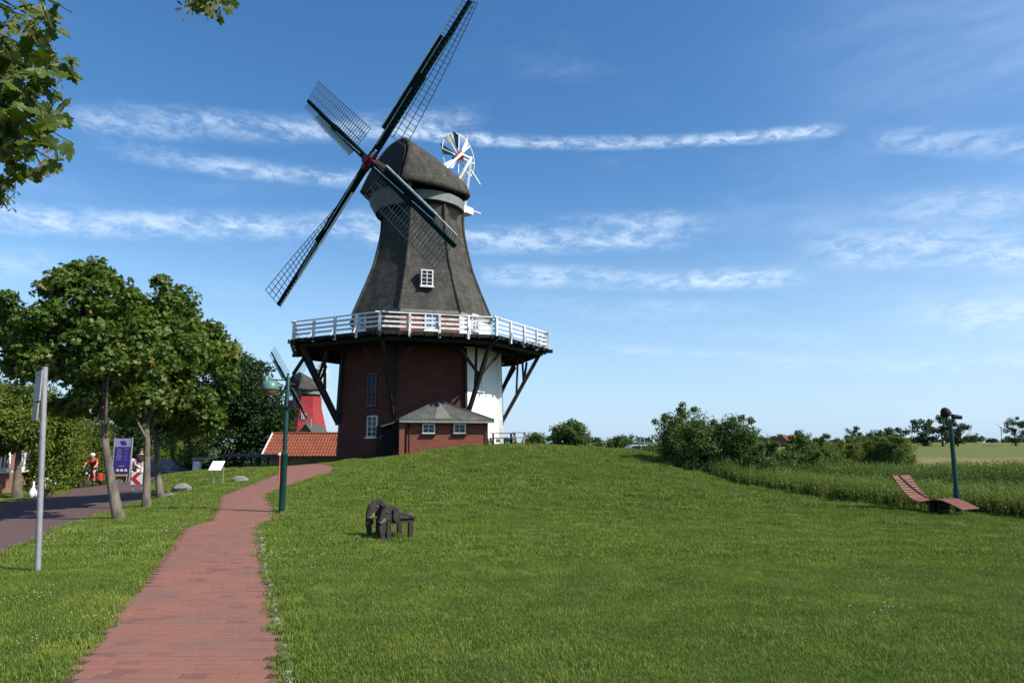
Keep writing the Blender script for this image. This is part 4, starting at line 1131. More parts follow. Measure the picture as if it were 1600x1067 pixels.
# ------------------------------------------------------------------ brick annex
an_n = np.array([math.sin(R(15.5)), -math.cos(R(15.5)), 0]); an_r = np.array([math.cos(R(15.5)), math.sin(R(15.5)), 0])
A0 = at(634, 712, 38.3); A0[2] = 0; Wd = (-.0356 * A0[1] - A0[0]) / (an_r[0] + .0356 * an_r[1]); A1 = A0 + an_r * Wd
ztop = float(at(700, 657, 38.6)[2]); zb = 0.2
annex = empty('brick_annex', (A0[0], A0[1], .8), 0, 'small red brick annex with grey hipped roof at the foot of the mill', 'building')
back = -an_n * 3.4
MB().prism([A0 + [0, 0, zb], A1 + [0, 0, zb], A1 + back + [0, 0, zb], A0 + back + [0, 0, zb]], (0, 0, ztop - zb)).build('wall', M['brick2'], annex, uv=True)
MB().beam(A0 + an_n * .03 + [0, 0, 1.0 - .35], A1 + an_n * .03 + [0, 0, 1.45 - .35], .06, .5).build('plinth', mat('pinkish_mortar_plinth', (0.30, 0.16, 0.12), (0.25, 0.13, 0.10), 4), annex)
apex = at(685, 626.5, 40.0); ov_ = .32
c1 = A0 - an_r * (ov_ + .12) + an_n * ov_ + [0, 0, ztop - .02]; c2 = A1 + an_r * ov_ + an_n * ov_ + [0, 0, ztop - .02]; c3 = A1 + an_r * ov_ + back + [0, 0, ztop]; c4 = A0 - an_r * (ov_ + .12) + back + [0, 0, ztop]
ap2 = apex - an_n * .9
rf = MB(); up_ = np.array([0, 0, .09])
rf.add([c1, c2, c3, c4, c1 + up_, c2 + up_, c3 + up_, c4 + up_, apex, ap2], [(3, 2, 1, 0), (0, 1, 5, 4), (1, 2, 6, 5), (2, 3, 7, 6), (3, 0, 4, 7), (4, 5, 8), (5, 6, 9, 8), (6, 7, 9), (7, 4, 8, 9)])
rfo = rf.build('roof', M['slate'], annex)
nf = np.cross(c2 - c1, apex - c1); nf /= np.linalg.norm(nf)
def onroof(u, v): b = c1 + up_ + (c2 - c1) * u; return b + (apex - b) * v + nf * .012
sheets = mat('pale_lichen_felt', (0.14, 0.145, 0.125), (0.11, 0.115, 0.10), 3, .9)
MB().prism([onroof(.36, .02), onroof(.55, .02), onroof(.50, .97), onroof(.46, .97)], nf * .01).build('roof_sheet', sheets, rfo)
hip = MB()
for c_ in (c1, c2): hip.tube([c_ + up_, apex + [0, 0, .03]], .05, 6)
hip.build('hip_roll', M['slate'], rfo)
gt = MB(); gt.beam(c1 + [0, 0, -.05] + an_n * .04, c2 + [0, 0, -.05] + an_n * .04, .12, .11); gt.build('gutter', M['greywood'], annex)
dp = MB(); dp.tube([A0 + an_n * .14 + an_r * .14 + [0, 0, ztop - .1], A0 + an_n * .14 + an_r * .14 + [0, 0, .8]], .05, 8); dp.tube([A1 + an_n * .1 - an_r * .04 + [0, 0, ztop - .1], A1 + an_n * .1 - an_r * .04 + [0, 0, 1.2]], .04, 8)
dp.build('downpipe', M['tar'], annex, smooth=True)
MB().box(A0 - an_r * .26 + an_n * .05 + [0, 0, (ztop - .1 + .3) / 2], (.28, .28, ztop - .1 - .3), rz=R(15.5)).build('pillar', M['brick2'], annex, uv=True)
for px in (669.5, 718):
    d = pix_dir(px, 669.5); t = ((A0 - CAMP) @ an_n) / (d @ an_n); q = CAMP + d * t
    window(annex, q, an_n, .72, .56, 2, 2, M['white'], .075, .026, sillmat=M['tar'])
    sh = MB()
    for sg in (-1, 1):
        for dz in (-.16, .12): sh.box(q + an_r * sg * .46 + an_n * .03 + [0, 0, dz], (.16, .05, .05), rz=R(15.5))
    sh.build('shutter_hinge', M['tar'], annex)
# side porch roof in the shade
MB().prism([A0 - an_r * 1.3 + back * .3 + [0, 0, ztop - .35], A0 + back * .3 + [0, 0, ztop + .05], A0 + back * .9 + [0, 0, ztop + .05], A0 - an_r * 1.3 + back * .9 + [0, 0, ztop - .35]], (0, 0, .08)).build('porch_roof', M['slate'], annex)
MB().box(A0 - an_r * .7 + back * .6 + [0, 0, 1.2], (1.3, 1.2, 2.2), rz=R(15.5)).build('porch', M['tar'], annex)

# ------------------------------------------------------------------ low cottage with the orange roof
cy = 60.0
e0 = at(409, 713, cy); e1 = at(575, 713, cy); r0_ = at(411, 677.5, cy + 2.6); r1_ = at(575, 677.5, cy + 2.6)
cot = empty('cottage', (e0[0], cy, -.5), 0, 'low cottage with long orange pantile roof beside the mill', 'building')
rz_ = r0_[2]; ez_ = e0[2]
rr_ = MB(); ncol = 34; x0, x1 = e0[0], e1[0]; prof_n = ncol * 6
nrw = 7
for j in range(nrw * 2 + 1):
    t = (j // 2) / nrw if j % 2 == 0 else (j // 2 + 1) / nrw - .0
    lift = .05 if j % 2 == 0 else .0
    for i in range(prof_n + 1):
        u = i / prof_n; wv = .035 * math.sin(2 * math.pi * u * ncol); rr_.v.append((x0 + (x1 - x0) * u, cy + 2.6 * t, ez_ + (rz_ - ez_) * t + wv + lift * (1 - 0)))
for j in range(nrw * 2):
    for i in range(prof_n): a = j * (prof_n + 1) + i; rr_.f.append((a, a + 1, a + prof_n + 2, a + prof_n + 1))
rr_.build('roof_tiles', M['tile'], cot, smooth=False)['kind'] = 'stuff'
MB().prism([(x0, cy + .1, ez_ - .12), (x1, cy + .1, ez_ - .12), (x1, cy + 2.55, rz_ - .1), (x0, cy + 2.55, rz_ - .1)], (0, 0, -.08)).build('roof_deck', M['timber'], cot)
MB().prism([(x0, cy + 2.6, rz_), (x1, cy + 2.6, rz_), (x1, cy + 5.4, ez_), (x0, cy + 5.4, ez_)], (0, 0, .06)).build('rear_roof', M['tile'], cot)
MB().tube([(x0, cy + 2.6, rz_ + .06), (x1, cy + 2.6, rz_ + .06)], .09, 8).build('ridge_tiles', M['tile'], cot, smooth=True)
MB().beam((x0 - .06, cy, ez_ - .02), (x0 - .06, cy + 2.6, rz_ + .02), .10, .22).build('verge_board', M['white_old'], cot)
MB().box(((x0 + x1) / 2, cy - .04, ez_ - .12), (x1 - x0, .12, .14)).build('gutter', M['tar'], cot)
MB().prism([(x0 + .25, cy + .3, -1.6), (x1, cy + .3, -1.6), (x1, cy + 5.1, -1.6), (x0 + .25, cy + 5.1, -1.6)], (0, 0, ez_ + 1.6 - .1)).build('wall', mat('rough_stone_wall', (0.34, 0.21, 0.17), (0.17, 0.11, 0.09), 2.2, 0.9, .6), cot)
MB().prism([(x0 + .24, cy + .35, ez_ - .12), (x0 + .24, cy + 5.05, ez_ - .12), (x0 + .24, cy + 2.6, rz_ - .15)], (.2, 0, 0)).build('gable', M['brickfar'], cot, uv=True)
# cottage gable and chimney behind it
gy_ = 74.0; g0, g1, ga = at(461, 682, gy_), at(493, 682, gy_), at(478, 663.5, gy_)
ch = empty('cottage', ((g0[0] + g1[0]) / 2, gy_, -.9), 0, 'gabled cottage with a chimney peeking over the long orange roof', 'building')
MB().prism([(g0[0] + .25, gy_, -1), (g1[0] - .25, gy_, -1), (g1[0] - .25, gy_, g0[2]), (ga[0], gy_, ga[2] - .1), (g0[0] + .25, gy_, g0[2])], (0, 6, 0)).build('wall', M['brickgrey'] if 'brickgrey' in M else mat('grey_brown_gable', (0.20, 0.17, 0.14), (0.15, 0.125, 0.10), 5), ch)
for a_, b_, nm in ((g0, ga, 'roof'), (g1, ga, 'roof')): MB().prism([(a_[0], gy_ - .2, a_[2] - .1), (b_[0], gy_ - .2, b_[2]), (b_[0], gy_ + 6.2, b_[2]), (a_[0], gy_ + 6.2, a_[2] - .1)], (0, 0, .16)).build(nm, M['slate'], ch)
cq = at(483.5, 662, gy_ + 1); MB().box((cq[0], cq[1], cq[2] - .2), (.42, .42, 1.5)).build('chimney', mat('tan_brick_chimney', (0.30, 0.20, 0.13), (0.2, 0.14, 0.1), 5), ch)

# ------------------------------------------------------------------ lamps, pole, boards, stones
def ring_pts(c, r, n, ax1, ax2): return [np.array(c) + r * (math.cos(t) * np.array(ax1) + math.sin(t) * np.array(ax2)) for t in np.linspace(0, 2 * math.pi, n)]


lb = G(440, 800); LY = lb[1]
ltop = at(447, 590, LY)
lamp = empty('street_lamp', tuple(lb), 0, 'tall dark green street lamp beside the red path with a hanging pale green shade', 'street lamp')
hT = ltop[2] - lb[2]
MB().lathe(lb, [(.085, -.1), (.085, hT * .40), (.092, hT * .405), (.092, hT * .43), (.058, hT * .44), (.058, hT), (.03, hT + .05)], 14).build('post', M['green_pole'], lamp, smooth=True)
arm_z = ltop[2] - .05; sh_c = at(422, 595, LY)
MB().tube([(lb[0], LY, arm_z - .02), (sh_c[0] - .05, LY, arm_z)], .018, 6).build('arm', M['green_pole'], lamp)
MB().tube([(lb[0], LY, arm_z), (lb[0], LY, arm_z + .17)], .03, 6).build('finial', M['green_pole'], lamp)
shz = at(422, 607, LY)[2]
MB().lathe((sh_c[0], LY, shz), [(.235, -.02), (.235, 0), (.225, .10), (.17, .18), (.09, .22), (.03, .24)], 20).build('lamp_shade', mat('pale_sea_green_enamel', (0.10, 0.21, 0.18), (0.07, 0.15, 0.13), 3, 0.35), lamp, smooth=True)
MB().lathe((sh_c[0], LY, shz), [(.15, -.17), (.20, -.10), (.21, -.02)], 16).build('lamp_glass', mat('brown_lamp_bowl', (0.16, 0.08, 0.035), (0.12, 0.07, 0.03), 3, .3), lamp, smooth=True)
bz = at(443, 636, LY)[2]; MB().box((lb[0] - .03, LY - .02, bz), (.42, .12, .045)).box((lb[0] + .12, LY + .03, bz + .10), (.14, .14, .17)).build('speaker_box', M['tar'], lamp)

r_b = G(1497, 797); RY = 18.9; r_b = np.array([at(1497, 790, RY)[0], RY, h1(at(1497, 790, RY)[0], RY)]); rt = at(1487.5, 662, RY)
lamp2 = empty('street_lamp', tuple(r_b), 0, 'green garden lamp with dark tilted reflector head behind the wavy lounger', 'street lamp')
rx_ = r_b[0]
MB().lathe(r_b, [(.075, -.3), (.075, 0.6), (.062, .65), (.055, rt[2] - r_b[2] - .5), (.045, rt[2] - r_b[2])], 12).build('post', M['green_pole'], lamp2, smooth=True)
top = np.array([rx_, RY, rt[2]])
fk = MB()
for sg in (-1, 1): fk.tube([top + [0, 0, -.02], top + [sg * .10, 0, .10], top + [sg * .09, 0, .20]], .022, 6)
fk.build('fork', M['tar'], lamp2, smooth=True)
MB().lathe(top + [-.10, 0, .30], [(.03, -.12), (.12, -.11), (.135, -.02), (.11, .08), (.05, .14), (.01, .15)], 14, axis=(-.35, 0, 1)).build('lamp_head', M['tar'], lamp2, smooth=True)
MB().lathe(top + [.08, 0, .20], [(.07, 0), (.065, .10), (.055, .24), (.01, .26)], 10, axis=(1, 0, -.12)).build('reflector_arm', M['tar'], lamp2, smooth=True)

pb = G(60, 892); PY = pb[1]; pt = at(70, 573, PY)
pole = empty('sign_pole', tuple(pb), 0, 'grey galvanised sign pole standing in the grass verge at the left', 'sign pole')
MB().tube([pb - [0, 0, .2], (pt[0] + .0, PY, pt[2])], .037, 12).build('post', M['steel'], pole, smooth=True)
MB().tube([(pt[0], PY, pt[2]), (pt[0], PY, pt[2] + .02)], .042, 12).build('post_cap', M['tar'], pole)
for py0, py1, px, nm, wd in ((580, 627, 61, 'sign_plate', .46), (630, 657, 57, 'sign_plate', .34)):
    a = at(px, py0, PY); b = at(px, py1, PY); c_ = (a + b) / 2
    MB().box((c_[0] + .0, PY - .02, c_[2]), (.018, wd, a[2] - b[2]), rz=R(43)).build(nm, M['steel'], pole)
for py in (632, 644, 585): q = at(64, py, PY); MB().box((q[0], PY, q[2]), (.12, .05, .025)).build('clamp', M['steel'], pole)

ib = G(339, 757); IY = ib[1]
board = empty('info_board', tuple(ib), 0, 'slanted white information board on two thin posts on the grass bank', 'sign')
p0, p1 = at(330, 722, IY), at(348, 735, IY)
wdt = abs(at(347.5, 724, IY)[0] - at(328.5, 724, IY)[0]); zc = (p0[2] + p1[2]) / 2 - .02
MB().box(((p0[0] + p1[0]) / 2 - .02, IY + .02, zc + .04), (wdt, .5, .03), rot=Matrix.Rotation(R(42), 3, 'X')).build('panel', M['white'], board)
for px, py in ((332.5, 757), (347, 753)):
    q = at(px, py, IY); MB().tube([(q[0], IY + .05, h1(q[0], IY) - .1), (q[0], IY + .05, zc)], .022, 8).build('leg', M['steel'], board)
for px, py, sz, mt, sd, lab in ((374, 752, (.33, .26, .16), 'stone', 3, 'pale boulder lying in the grass between info board and path'), (283, 767, (.34, .3, .20), 'greystone', 5, 'dark grey boulder in the grass beside the path fork'), (262, 775, (.26, .2, .08), 'stone', 9, 'flat pale stone at the foot of the rearmost street tree')):
    q = G(px, py); g = random.Random(sd)
    b = MB().blob((0, 0, 0), sz, 10, 7, .13, sd); o = b.build('boulder', M[mt], None, smooth=True); o.location = (q[0], q[1], q[2] + sz[2] * .35)
    tag(o, lab, 'boulder')

# chevron sign
q = G(215, 771); cyy = 28.0; cc = at(214.5, 747, cyy)
chev = empty('chevron_sign', (cc[0], cyy, h1(cc[0], cyy)), 0, 'white road sign with red arrow pointing left at the bend', 'sign')
W_ = abs(at(223, 747, cyy)[0] - at(204, 747, cyy)[0]); Hh = abs(at(214, 737, cyy)[2] - at(214, 757, cyy)[2])
MB().box((cc[0], cyy, cc[2]), (W_, .03, Hh)).build('plate', M['white'], chev)
hw = W_ * .45; hh = Hh * .47; th = W_ * .40; x = cc[0] - .02; z = cc[2]; yy = cyy - .03
MB().add([(x - hw, yy, z), (x + hw - th, yy, z + hh), (x + hw, yy, z + hh), (x - hw + th, yy, z), (x + hw, yy, z - hh), (x + hw - th, yy, z - hh), (x - hw, yy + .012, z), (x + hw - th, yy + .012, z + hh), (x + hw, yy + .012, z + hh), (x - hw + th, yy + .012, z), (x + hw, yy + .012, z - hh), (x + hw - th, yy + .012, z - hh)], [(0, 3, 2, 1), (0, 5, 4, 3), (0, 1, 7, 6), (1, 2, 8, 7), (2, 3, 9, 8), (3, 4, 10, 9), (4, 5, 11, 10), (5, 0, 6, 11)]).build('arrow', mat('signal_red', (0.55, 0.02, 0.02), (0.5, 0.02, 0.02), 3, .4), chev)
for sg in (-1, 1): MB().tube([(cc[0] + sg * .18, cyy + .04, h1(cc[0], cyy) - .2), (cc[0] + sg * .18, cyy + .04, z + hh * .8)], .025, 6).build('leg', M['steel'], chev)

# poster stand
sy_ = 35.0; a = at(179.5, 683.5, sy_); b = at(202, 744, sy_); gz_ = h1((a[0] + b[0]) / 2, sy_); mx_ = (a[0] + b[0]) / 2; sw = b[0] - a[0]
stand = empty('poster_stand', (mx_, sy_, gz_), 0, 'tall violet blue notice stand with pale emblem panel beside the road', 'sign')
for sg in (-1, 1): MB().tube([(mx_ + sg * sw / 2, sy_, gz_ - .2), (mx_ + sg * sw / 2, sy_, a[2])], .045, 8).build('post', M['steel'], stand)
zt = a[2]; zl = lambda py: float(at(190, py, sy_)[2])
MB().box((mx_, sy_, (zl(685) + zl(698)) / 2), (sw * .9, .05, zl(685) - zl(698))).build('emblem_panel', M['paleprint'], stand)
MB().box((mx_, sy_, (zl(699) + zl(741)) / 2), (sw * .9, .05, zl(699) - zl(741))).build('text_panel', M['blueprint'], stand)
em = MB()
for i in range(5): em.box((mx_ + .02 * i, sy_ - .032, zl(689 + i * 1.4)), (sw * (.34 - .03 * abs(i - 2)), .012, .025))
em.build('emblem', M['blueprint'], stand)
tx = MB(); g = random.Random(8)
for r_ in range(7):
    z = zl(702 + r_ * 2.7); tx.box((mx_ - sw * .18, sy_ - .032, z), (sw * g.uniform(.18, .34), .012, .028)); 
    if r_ % 2 == 0: tx.box((mx_ + sw * .2, sy_ - .032, z), (sw * g.uniform(.12, .25), .012, .02))
tx.box((mx_ + .03, sy_ - .032, zl(728)), (sw * .3, .012, .04))
tx.build('lettering', M['paleprint'], stand)
for i in (-1, 0, 1): MB().box((mx_ + sw * (.05 + i * .23), sy_ - .033, zl(734.5)), (sw * .14, .014, .11)).build('pictogram', M['white'], stand)

# ------------------------------------------------------------------ elephant bench
M['tuskwood'] = mat('worn_pale_wood', (0.13, 0.11, 0.09), (0.08, 0.07, 0.06), 9, .8)
eb = G(603, 840); ex, ey, ez = eb
# local: X to the right (head at -X), Y away
el = empty('elephant_bench', (ex, ey, ez), R(26), 'small dark wooden bench carved as elephants standing alone on the lawn', 'bench')
def Lb(): return MB()
def el_build(mb, name, mt=None, smooth=False, bevel=.008, parent=None):
    me = bpy.data.meshes.new(name); me.from_pydata(mb.v, [], mb.f); me.update()
    if smooth: me.polygons.foreach_set('use_smooth', np.ones(len(me.polygons), bool))
    me.materials.append(mt or M['woodbench']); o = link(name, me, parent or el)
    if bevel:
        b = o.modifiers.new('bevel', 'BEVEL'); b.width = bevel; b.segments = 2; b.limit_method = 'ANGLE'
    return o
head = [(-.02, .34), (-.20, .40), (-.16, .24), (-.20, .20), (-.18, .02), (-.255, .0), (-.30, .22), (-.30, .42), (-.26, .56), (-.17, .66), (-.05, .68), (.06, .62), (.10, .50), (.06, .38)]
ear = [(-.04, .60), (.05, .61), (.11, .52), (.09, .38), (.02, .33), (-.04, .42)]
for yy, sc_ in ((.34, 1.0), (-.36, .93)):
    hd = el_build(Lb().prism([(x * sc_ + (.0 if yy > 0 else .04), yy - .05, z * sc_) for x, z in head], (0, .10, 0)), 'elephant_head')
    el_build(Lb().prism([(x * sc_ + (.0 if yy > 0 else .04), yy - .085, z * sc_) for x, z in ear], (0, .03, 0)), 'ear', parent=hd)
    el_build(Lb().tube([(-.19 * sc_ + .03, yy - .07, .42 * sc_), (-.27 * sc_ + .03, yy - .09, .34 * sc_), (-.33 * sc_ + .03, yy - .09, .38 * sc_)], [.024, .02, .006], 8), 'tusk', M['tuskwood'], True, 0, hd)
    el_build(Lb().blob((-.10, yy - .055, .54 * sc_), (.022, .015, .022), 8, 5), 'eye', M['tuskwood'], True, 0, hd)
    el_build(Lb().box((-.06, yy, .15), (.085, .09, .36)), 'leg'); el_build(Lb().box((.36, yy, .15), (.085, .09, .36)), 'leg')
    el_build(Lb().box((.17, yy, .33), (.50, .07, .07)), 'seat_bearer')
for i in range(4): el_build(Lb().box((.045 + i * .118, 0, .385 + .004 * (i % 2)), (.106, .86, .035)), 'seat_plank')
el_build(Lb().box((-.03, 0, .52), (.035, .66, .10)).box((-.035, 0, .40), (.035, .66, .09)), 'back_board')

# ------------------------------------------------------------------ wave lounger
lo = G(1463, 803); lx, ly, lz = lo
lgr = empty('wave_lounger', (lx, ly, lz), 0, 'wavy reclining lounger of red brown slats on the lawn edge', 'lounger')
crv = [(-.90, .98), (-.80, .82), (-.62, .58), (-.44, .40), (-.26, .31), (-.06, .33), (.14, .40), (.36, .41), (.58, .34), (.80, .24), (.92, .19)]
from mathutils import Quaternion
cx_ = np.array([c_[0] for c_ in crv]); cz_ = np.array([c_[1] for c_ in crv])
sarr = np.r_[0, np.cumsum(np.hypot(np.diff(cx_), np.diff(cz_)))]
ss = np.linspace(0, sarr[-1], 160)
def smth(a): 
    y = np.interp(ss, sarr, a); k = np.ones(17) / 17; return np.convolve(np.pad(y, 8, mode='edge'), k, 'valid')
X_, Z_ = smth(cx_), smth(cz_)
yaw = R(-62); cyw, syw = math.cos(yaw), math.sin(yaw)
def lw(x, y, z): return (lx + x * cyw - y * syw, ly + x * syw + y * cyw, lz + z)
LW = .78
slat_me = None
nsl = 27
for i in range(nsl):
    t = (i + .5) / nsl * (len(ss) - 1); k = int(t); x = X_[k]; z = Z_[k]; dx = X_[min(k + 2, 159)] - X_[max(k - 2, 0)]; dz = Z_[min(k + 2, 159)] - Z_[max(k - 2, 0)]
    an = math.atan2(dz, dx)
    if slat_me is None:
        q = MB().box((0, 0, 0), (.062, LW, .026)); slat_me = bpy.data.meshes.new('slat'); slat_me.from_pydata(q.v, [], q.f); slat_me.materials.append(M['lounger'])
    o = link('slat', slat_me, lgr); wx, wy, wz = lw(x, 0, z); o.location = (wx - lx, wy - ly, wz - lz)
    o.rotation_euler = (Matrix.Rotation(yaw, 3, 'Z') @ Matrix.Rotation(-an, 3, 'Y')).to_euler()
for yy in (-.24, .24):
    fm_ = MB()
    for a in range(0, 156, 4): fm_.beam(lw(X_[a], yy, Z_[a] - .028), lw(X_[a + 4 if a + 4 < 160 else 159], yy, Z_[min(a + 4, 159)] - .028), .03, .03)
    fm_.build('side_rail', M['tar'], lgr)
for x, wd in ((.02, 1), (.24, -1)):
    MB().beam(lw(x - .06, 0, .0 - .05), lw(x + wd * .02, 0, .34), .12, .38, (syw * -1, cyw, 0)).build('support', M['tar'], lgr)
MB().box(lw(.12, 0, .02), (.42, .34, .05), rz=yaw).build('foot_plate', M['tar'], lgr)

# ------------------------------------------------------------------ picnic tables on the crest
def picnic(px0, px1, Y, rz, label, mt, tablez=.74):
    c_ = at((px0 + px1) / 2, 692, Y); gz = max(h1(c_[0], Y), 1.15); root = empty('picnic_table', (c_[0], Y, gz), 0, label, 'table')
    L = abs(at(px1, 692, Y)[0] - at(px0, 692, Y)[0]); Mz = Matrix.Rotation(rz, 3, 'Z')
    def P(x, y, z): v = Mz @ Vector((x, y, 0)); return (c_[0] + v.x, Y + v.y, gz + z)
    for j in range(4): MB().box(P(0, -.27 + j * .18, tablez), (L, .165, .04), rz=rz).build('table_plank', mt, root)
    for sg in (-1, 1):
        MB().box(P(0, sg * .68, .44), (L, .24, .04), rz=rz).build('bench_plank', mt, root)
        for e in (-1, 1): MB().beam(P(e * L * .38, sg * .58, -.1), P(e * L * .38, sg * .22, tablez - .02), .09, .05).build('leg', mt, root)
    for e in (-1, 1): MB().beam(P(e * L * .38, -.8, .38), P(e * L * .38, .8, .38), .09, .05).build('crossbar', mt, root)
    return root
picnic(766, 803, 42.5, R(4), 'dark picnic table beside the white mill wall on the crest', M['timber'])
picnic(801, 822, 41.6, R(-6), 'pale wooden table at the right end of the row on the crest', M['pale'] if 'pale' in M else mat('pale_timber', (0.34, 0.30, 0.20), (0.25, 0.22, 0.15), 6, .8))
q = at(778, 687, 42.0); o = MB().box((q[0], 42.0, q[2]), (.26, .05, .30)).build('notice_plate', M['white'], None); tag(o, 'small white notice hung on the front of the dark picnic table', 'notice')


# ------------------------------------------------------------------ street trees along the verge
t1 = G(185, 811); Y1 = t1[1]
tree('maple_tree', t1, at(160, 600, Y1 + .2), .125, [B(45, 240, 418, 610, Y1, 1.6), B(-5, 110, 440, 600, Y1, 1.1), B(60, 160, 500, 640, Y1, 1.1), B(130, 240, 500, 655, Y1, 1.2), B(-30, 50, 480, 580, Y1, .8), B(110, 150, 405, 450, Y1, .4)], [70, 26, 22, 26, 9, 7], (.26, .50), 21000, .145, LEAF6, M['leaf'], M['bark'],
     'street tree nearest the camera with leaning trunk at the road edge', 'tree', 'maples along the grass verge', 3, 10, bend=[at(172, 745, Y1), at(164, 690, Y1)])
t2_ = G(228, 793); Y2 = t2_[1]
tree('maple_tree', t2_, at(222, 600, Y2 + .2), .115, [B(140, 312, 455, 655, Y2, 1.7), B(125, 230, 560, 662, Y2, 1.1), B(190, 300, 430, 560, Y2, 1.2)], [70, 16, 22], (.28, .52), 18000, .15, LEAF6, M['leaf'], M['bark'],
     'middle street tree with a straight trunk between its two neighbours', 'tree', 'maples along the grass verge', 4, 9, bend=[at(229, 740, Y2), at(230, 690, Y2)])
t3 = G(251, 779); Y3 = t3[1]
tree('maple_tree', t3, at(240, 620, Y3 + .2), .115, [B(200, 370, 500, 668, Y3, 2.0), B(250, 350, 580, 682, Y3, 1.4)], [80, 26], (.30, .55), 18000, .165, LEAF6, M['leaf'], M['bark'],
     'rearmost street tree of the verge with its crown against the dark trees', 'tree', 'maples along the grass verge', 6, 9, bend=[at(246, 735, Y3), at(244, 690, Y3)])

# near branch hanging in from the left
nt = np.array([-5.4, 3.6, -.02]); root = empty('maple_tree', tuple(nt), 0, 'near maple branches with big leaves hanging into the top left corner', 'tree')
MB().tube([nt - [0, 0, .2], nt + [0, 0, 1.2], nt + [.1, .1, 2.6], nt + [.3, .3, 4.6]], [.2, .16, .14, .10], 12).build('trunk', M['bark'], root, smooth=True)
g = np.random.default_rng(77); NY = 4.3
stems = []
def stem(pts, r): stems.append((pts, r))
hb_ = at(-140, -60, NY)
stem([nt + [.2, .2, 3.6], nt + [1.0, .5, 3.9], hb_], [.07, .05, .035])
tw = MB(); nodes = []
for e in [(110, 60), (118, 110), (60, 40), (100, 190), (115, 225), (40, 150), (70, 275), (20, 240), (90, 145), (10, 300), (30, 90), (60, 210), (5, 40), (112, 20), (80, 250), (-20, 180), (90, -30), (-30, 60), (50, 120), (20, 190)]:
    y = NY + g.uniform(-.35, .35); p = at(*e, y); s0 = at(-160 + g.uniform(-20, 60), e[1] - 90 + g.uniform(-40, 20), NY + g.uniform(-.1, .1)); m = (s0 + p) / 2 + g.normal(0, .03, 3) + np.array([0, 0, .05])
    tw.tube([hb_, s0, m, p], [.02, .012, .008, .003], 5)
    for f in np.linspace(.25, 1, 10): nodes.append((s0 * (1 - f) ** 2 + 2 * m * f * (1 - f) + p * f * f))
for e in [(285, -10), (310, 4), (335, 0), (342, 26), (358, -8)]:
    y = NY + g.uniform(-.1, .1); p = at(*e, y); s0 = at(200, -160, NY); m = (s0 + p) / 2 + np.array([0, 0, .06]); tw.tube([hb_ + [.1, 0, .2], s0, m, p], [.014, .01, .006, .003], 5)
    for f in np.linspace(.8, 1, 9): nodes.append((s0 * (1 - f) ** 2 + 2 * m * f * (1 - f) + p * f * f))
for p, r_ in stems: tw.tube(p, r_, 8)
tw.build('branch', M['darkbark'], root, smooth=True)
lm_ = []
for k in range(4):
    me = bpy.data.meshes.new('leaf'); j = random.Random(k)
    me.from_pydata([(x * (1 + j.uniform(-.1, .1)), y, z + j.uniform(-.02, .02) + .12 * math.sin(x * 3 + k)) for x, y, z in MAPLE_V], [], MAPLE_F); me.update()
    a = me.attributes.new('tint', 'FLOAT', 'POINT'); a.data.foreach_set('value', np.full(len(me.vertices), [.15, .45, .8, .35][k], np.float32)); me.materials.append(M['leafnear']); lm_.append(me)
nodes = np.array(nodes); off = woff(root)
def proj(P):
    d = P - CAMP; F = np.array([0, math.cos(PITCH), math.sin(PITCH)]); U = np.array([0, -math.sin(PITCH), math.cos(PITCH)]); z = d @ F; return 800 + FPX * d[0] / z, 533.5 - FPX * (d @ U) / z
def leafpose(p):
    n = g.normal(size=3) * .75 + np.array([.35, -.45, .55]); n /= np.linalg.norm(n); t = g.normal(size=3) * .5 + np.array([0, 0, -1.0]); t -= n * (t @ n); t /= np.linalg.norm(t); b = np.cross(t, n)
    return Matrix((V(*b), V(*t), V(*n))).transposed().to_4x4()
cnt = 0; bulk = MB(); tries = 0
rightlim = [(-50, 90), (0, 95), (60, 108), (100, 130), (150, 116), (200, 112), (235, 112), (265, 92), (290, 66), (315, 14), (330, 6), (345, -20), (380, -60)]
while cnt < 560 and tries < 9000:
    tries += 1
    p = nodes[g.integers(0, len(nodes))] + g.normal(0, .07, 3); x, y = proj(p)
    if x < 200 and x > np.interp(y, [q[0] for q in rightlim], [q[1] for q in rightlim]) - 8: continue
    if x < 200 and y > 318: continue
    if x > 200 and (y > 36 or x < 275 or x > 366 or (y > 16 and not 320 < x < 362)): continue
    if x < 200 and g.random() < .12: continue
    s_ = g.uniform(.075, .135) if x < 200 else g.uniform(.04, .08)
    inview_ = -20 < x < 400 and -20 < y < 340
    Mx = Matrix.Translation(V(*(p - off))) @ leafpose(p) @ Matrix.Diagonal((s_, s_, s_, 1))
    if cnt < 300 and not inview_: 
        continue
    if cnt < 300:
        o = link('leaf', lm_[g.integers(0, 4)], root); o.matrix_local = Mx
    else:
        b0 = len(bulk.v); me = lm_[g.integers(0, 4)]; bulk.v += [tuple(Mx @ Vector(q)) for q in MAPLE_V]; bulk.f += [tuple(b0 + i for i in f) for f in MAPLE_F]
    cnt += 1
me = mesh_np('leaves', np.array(bulk.v), bulk.f, M['leafnear'], attrs={'tint': np.repeat(g.random(len(bulk.v) // len(MAPLE_V)), len(MAPLE_V))}); link('leaves', me, root)['kind'] = 'stuff'
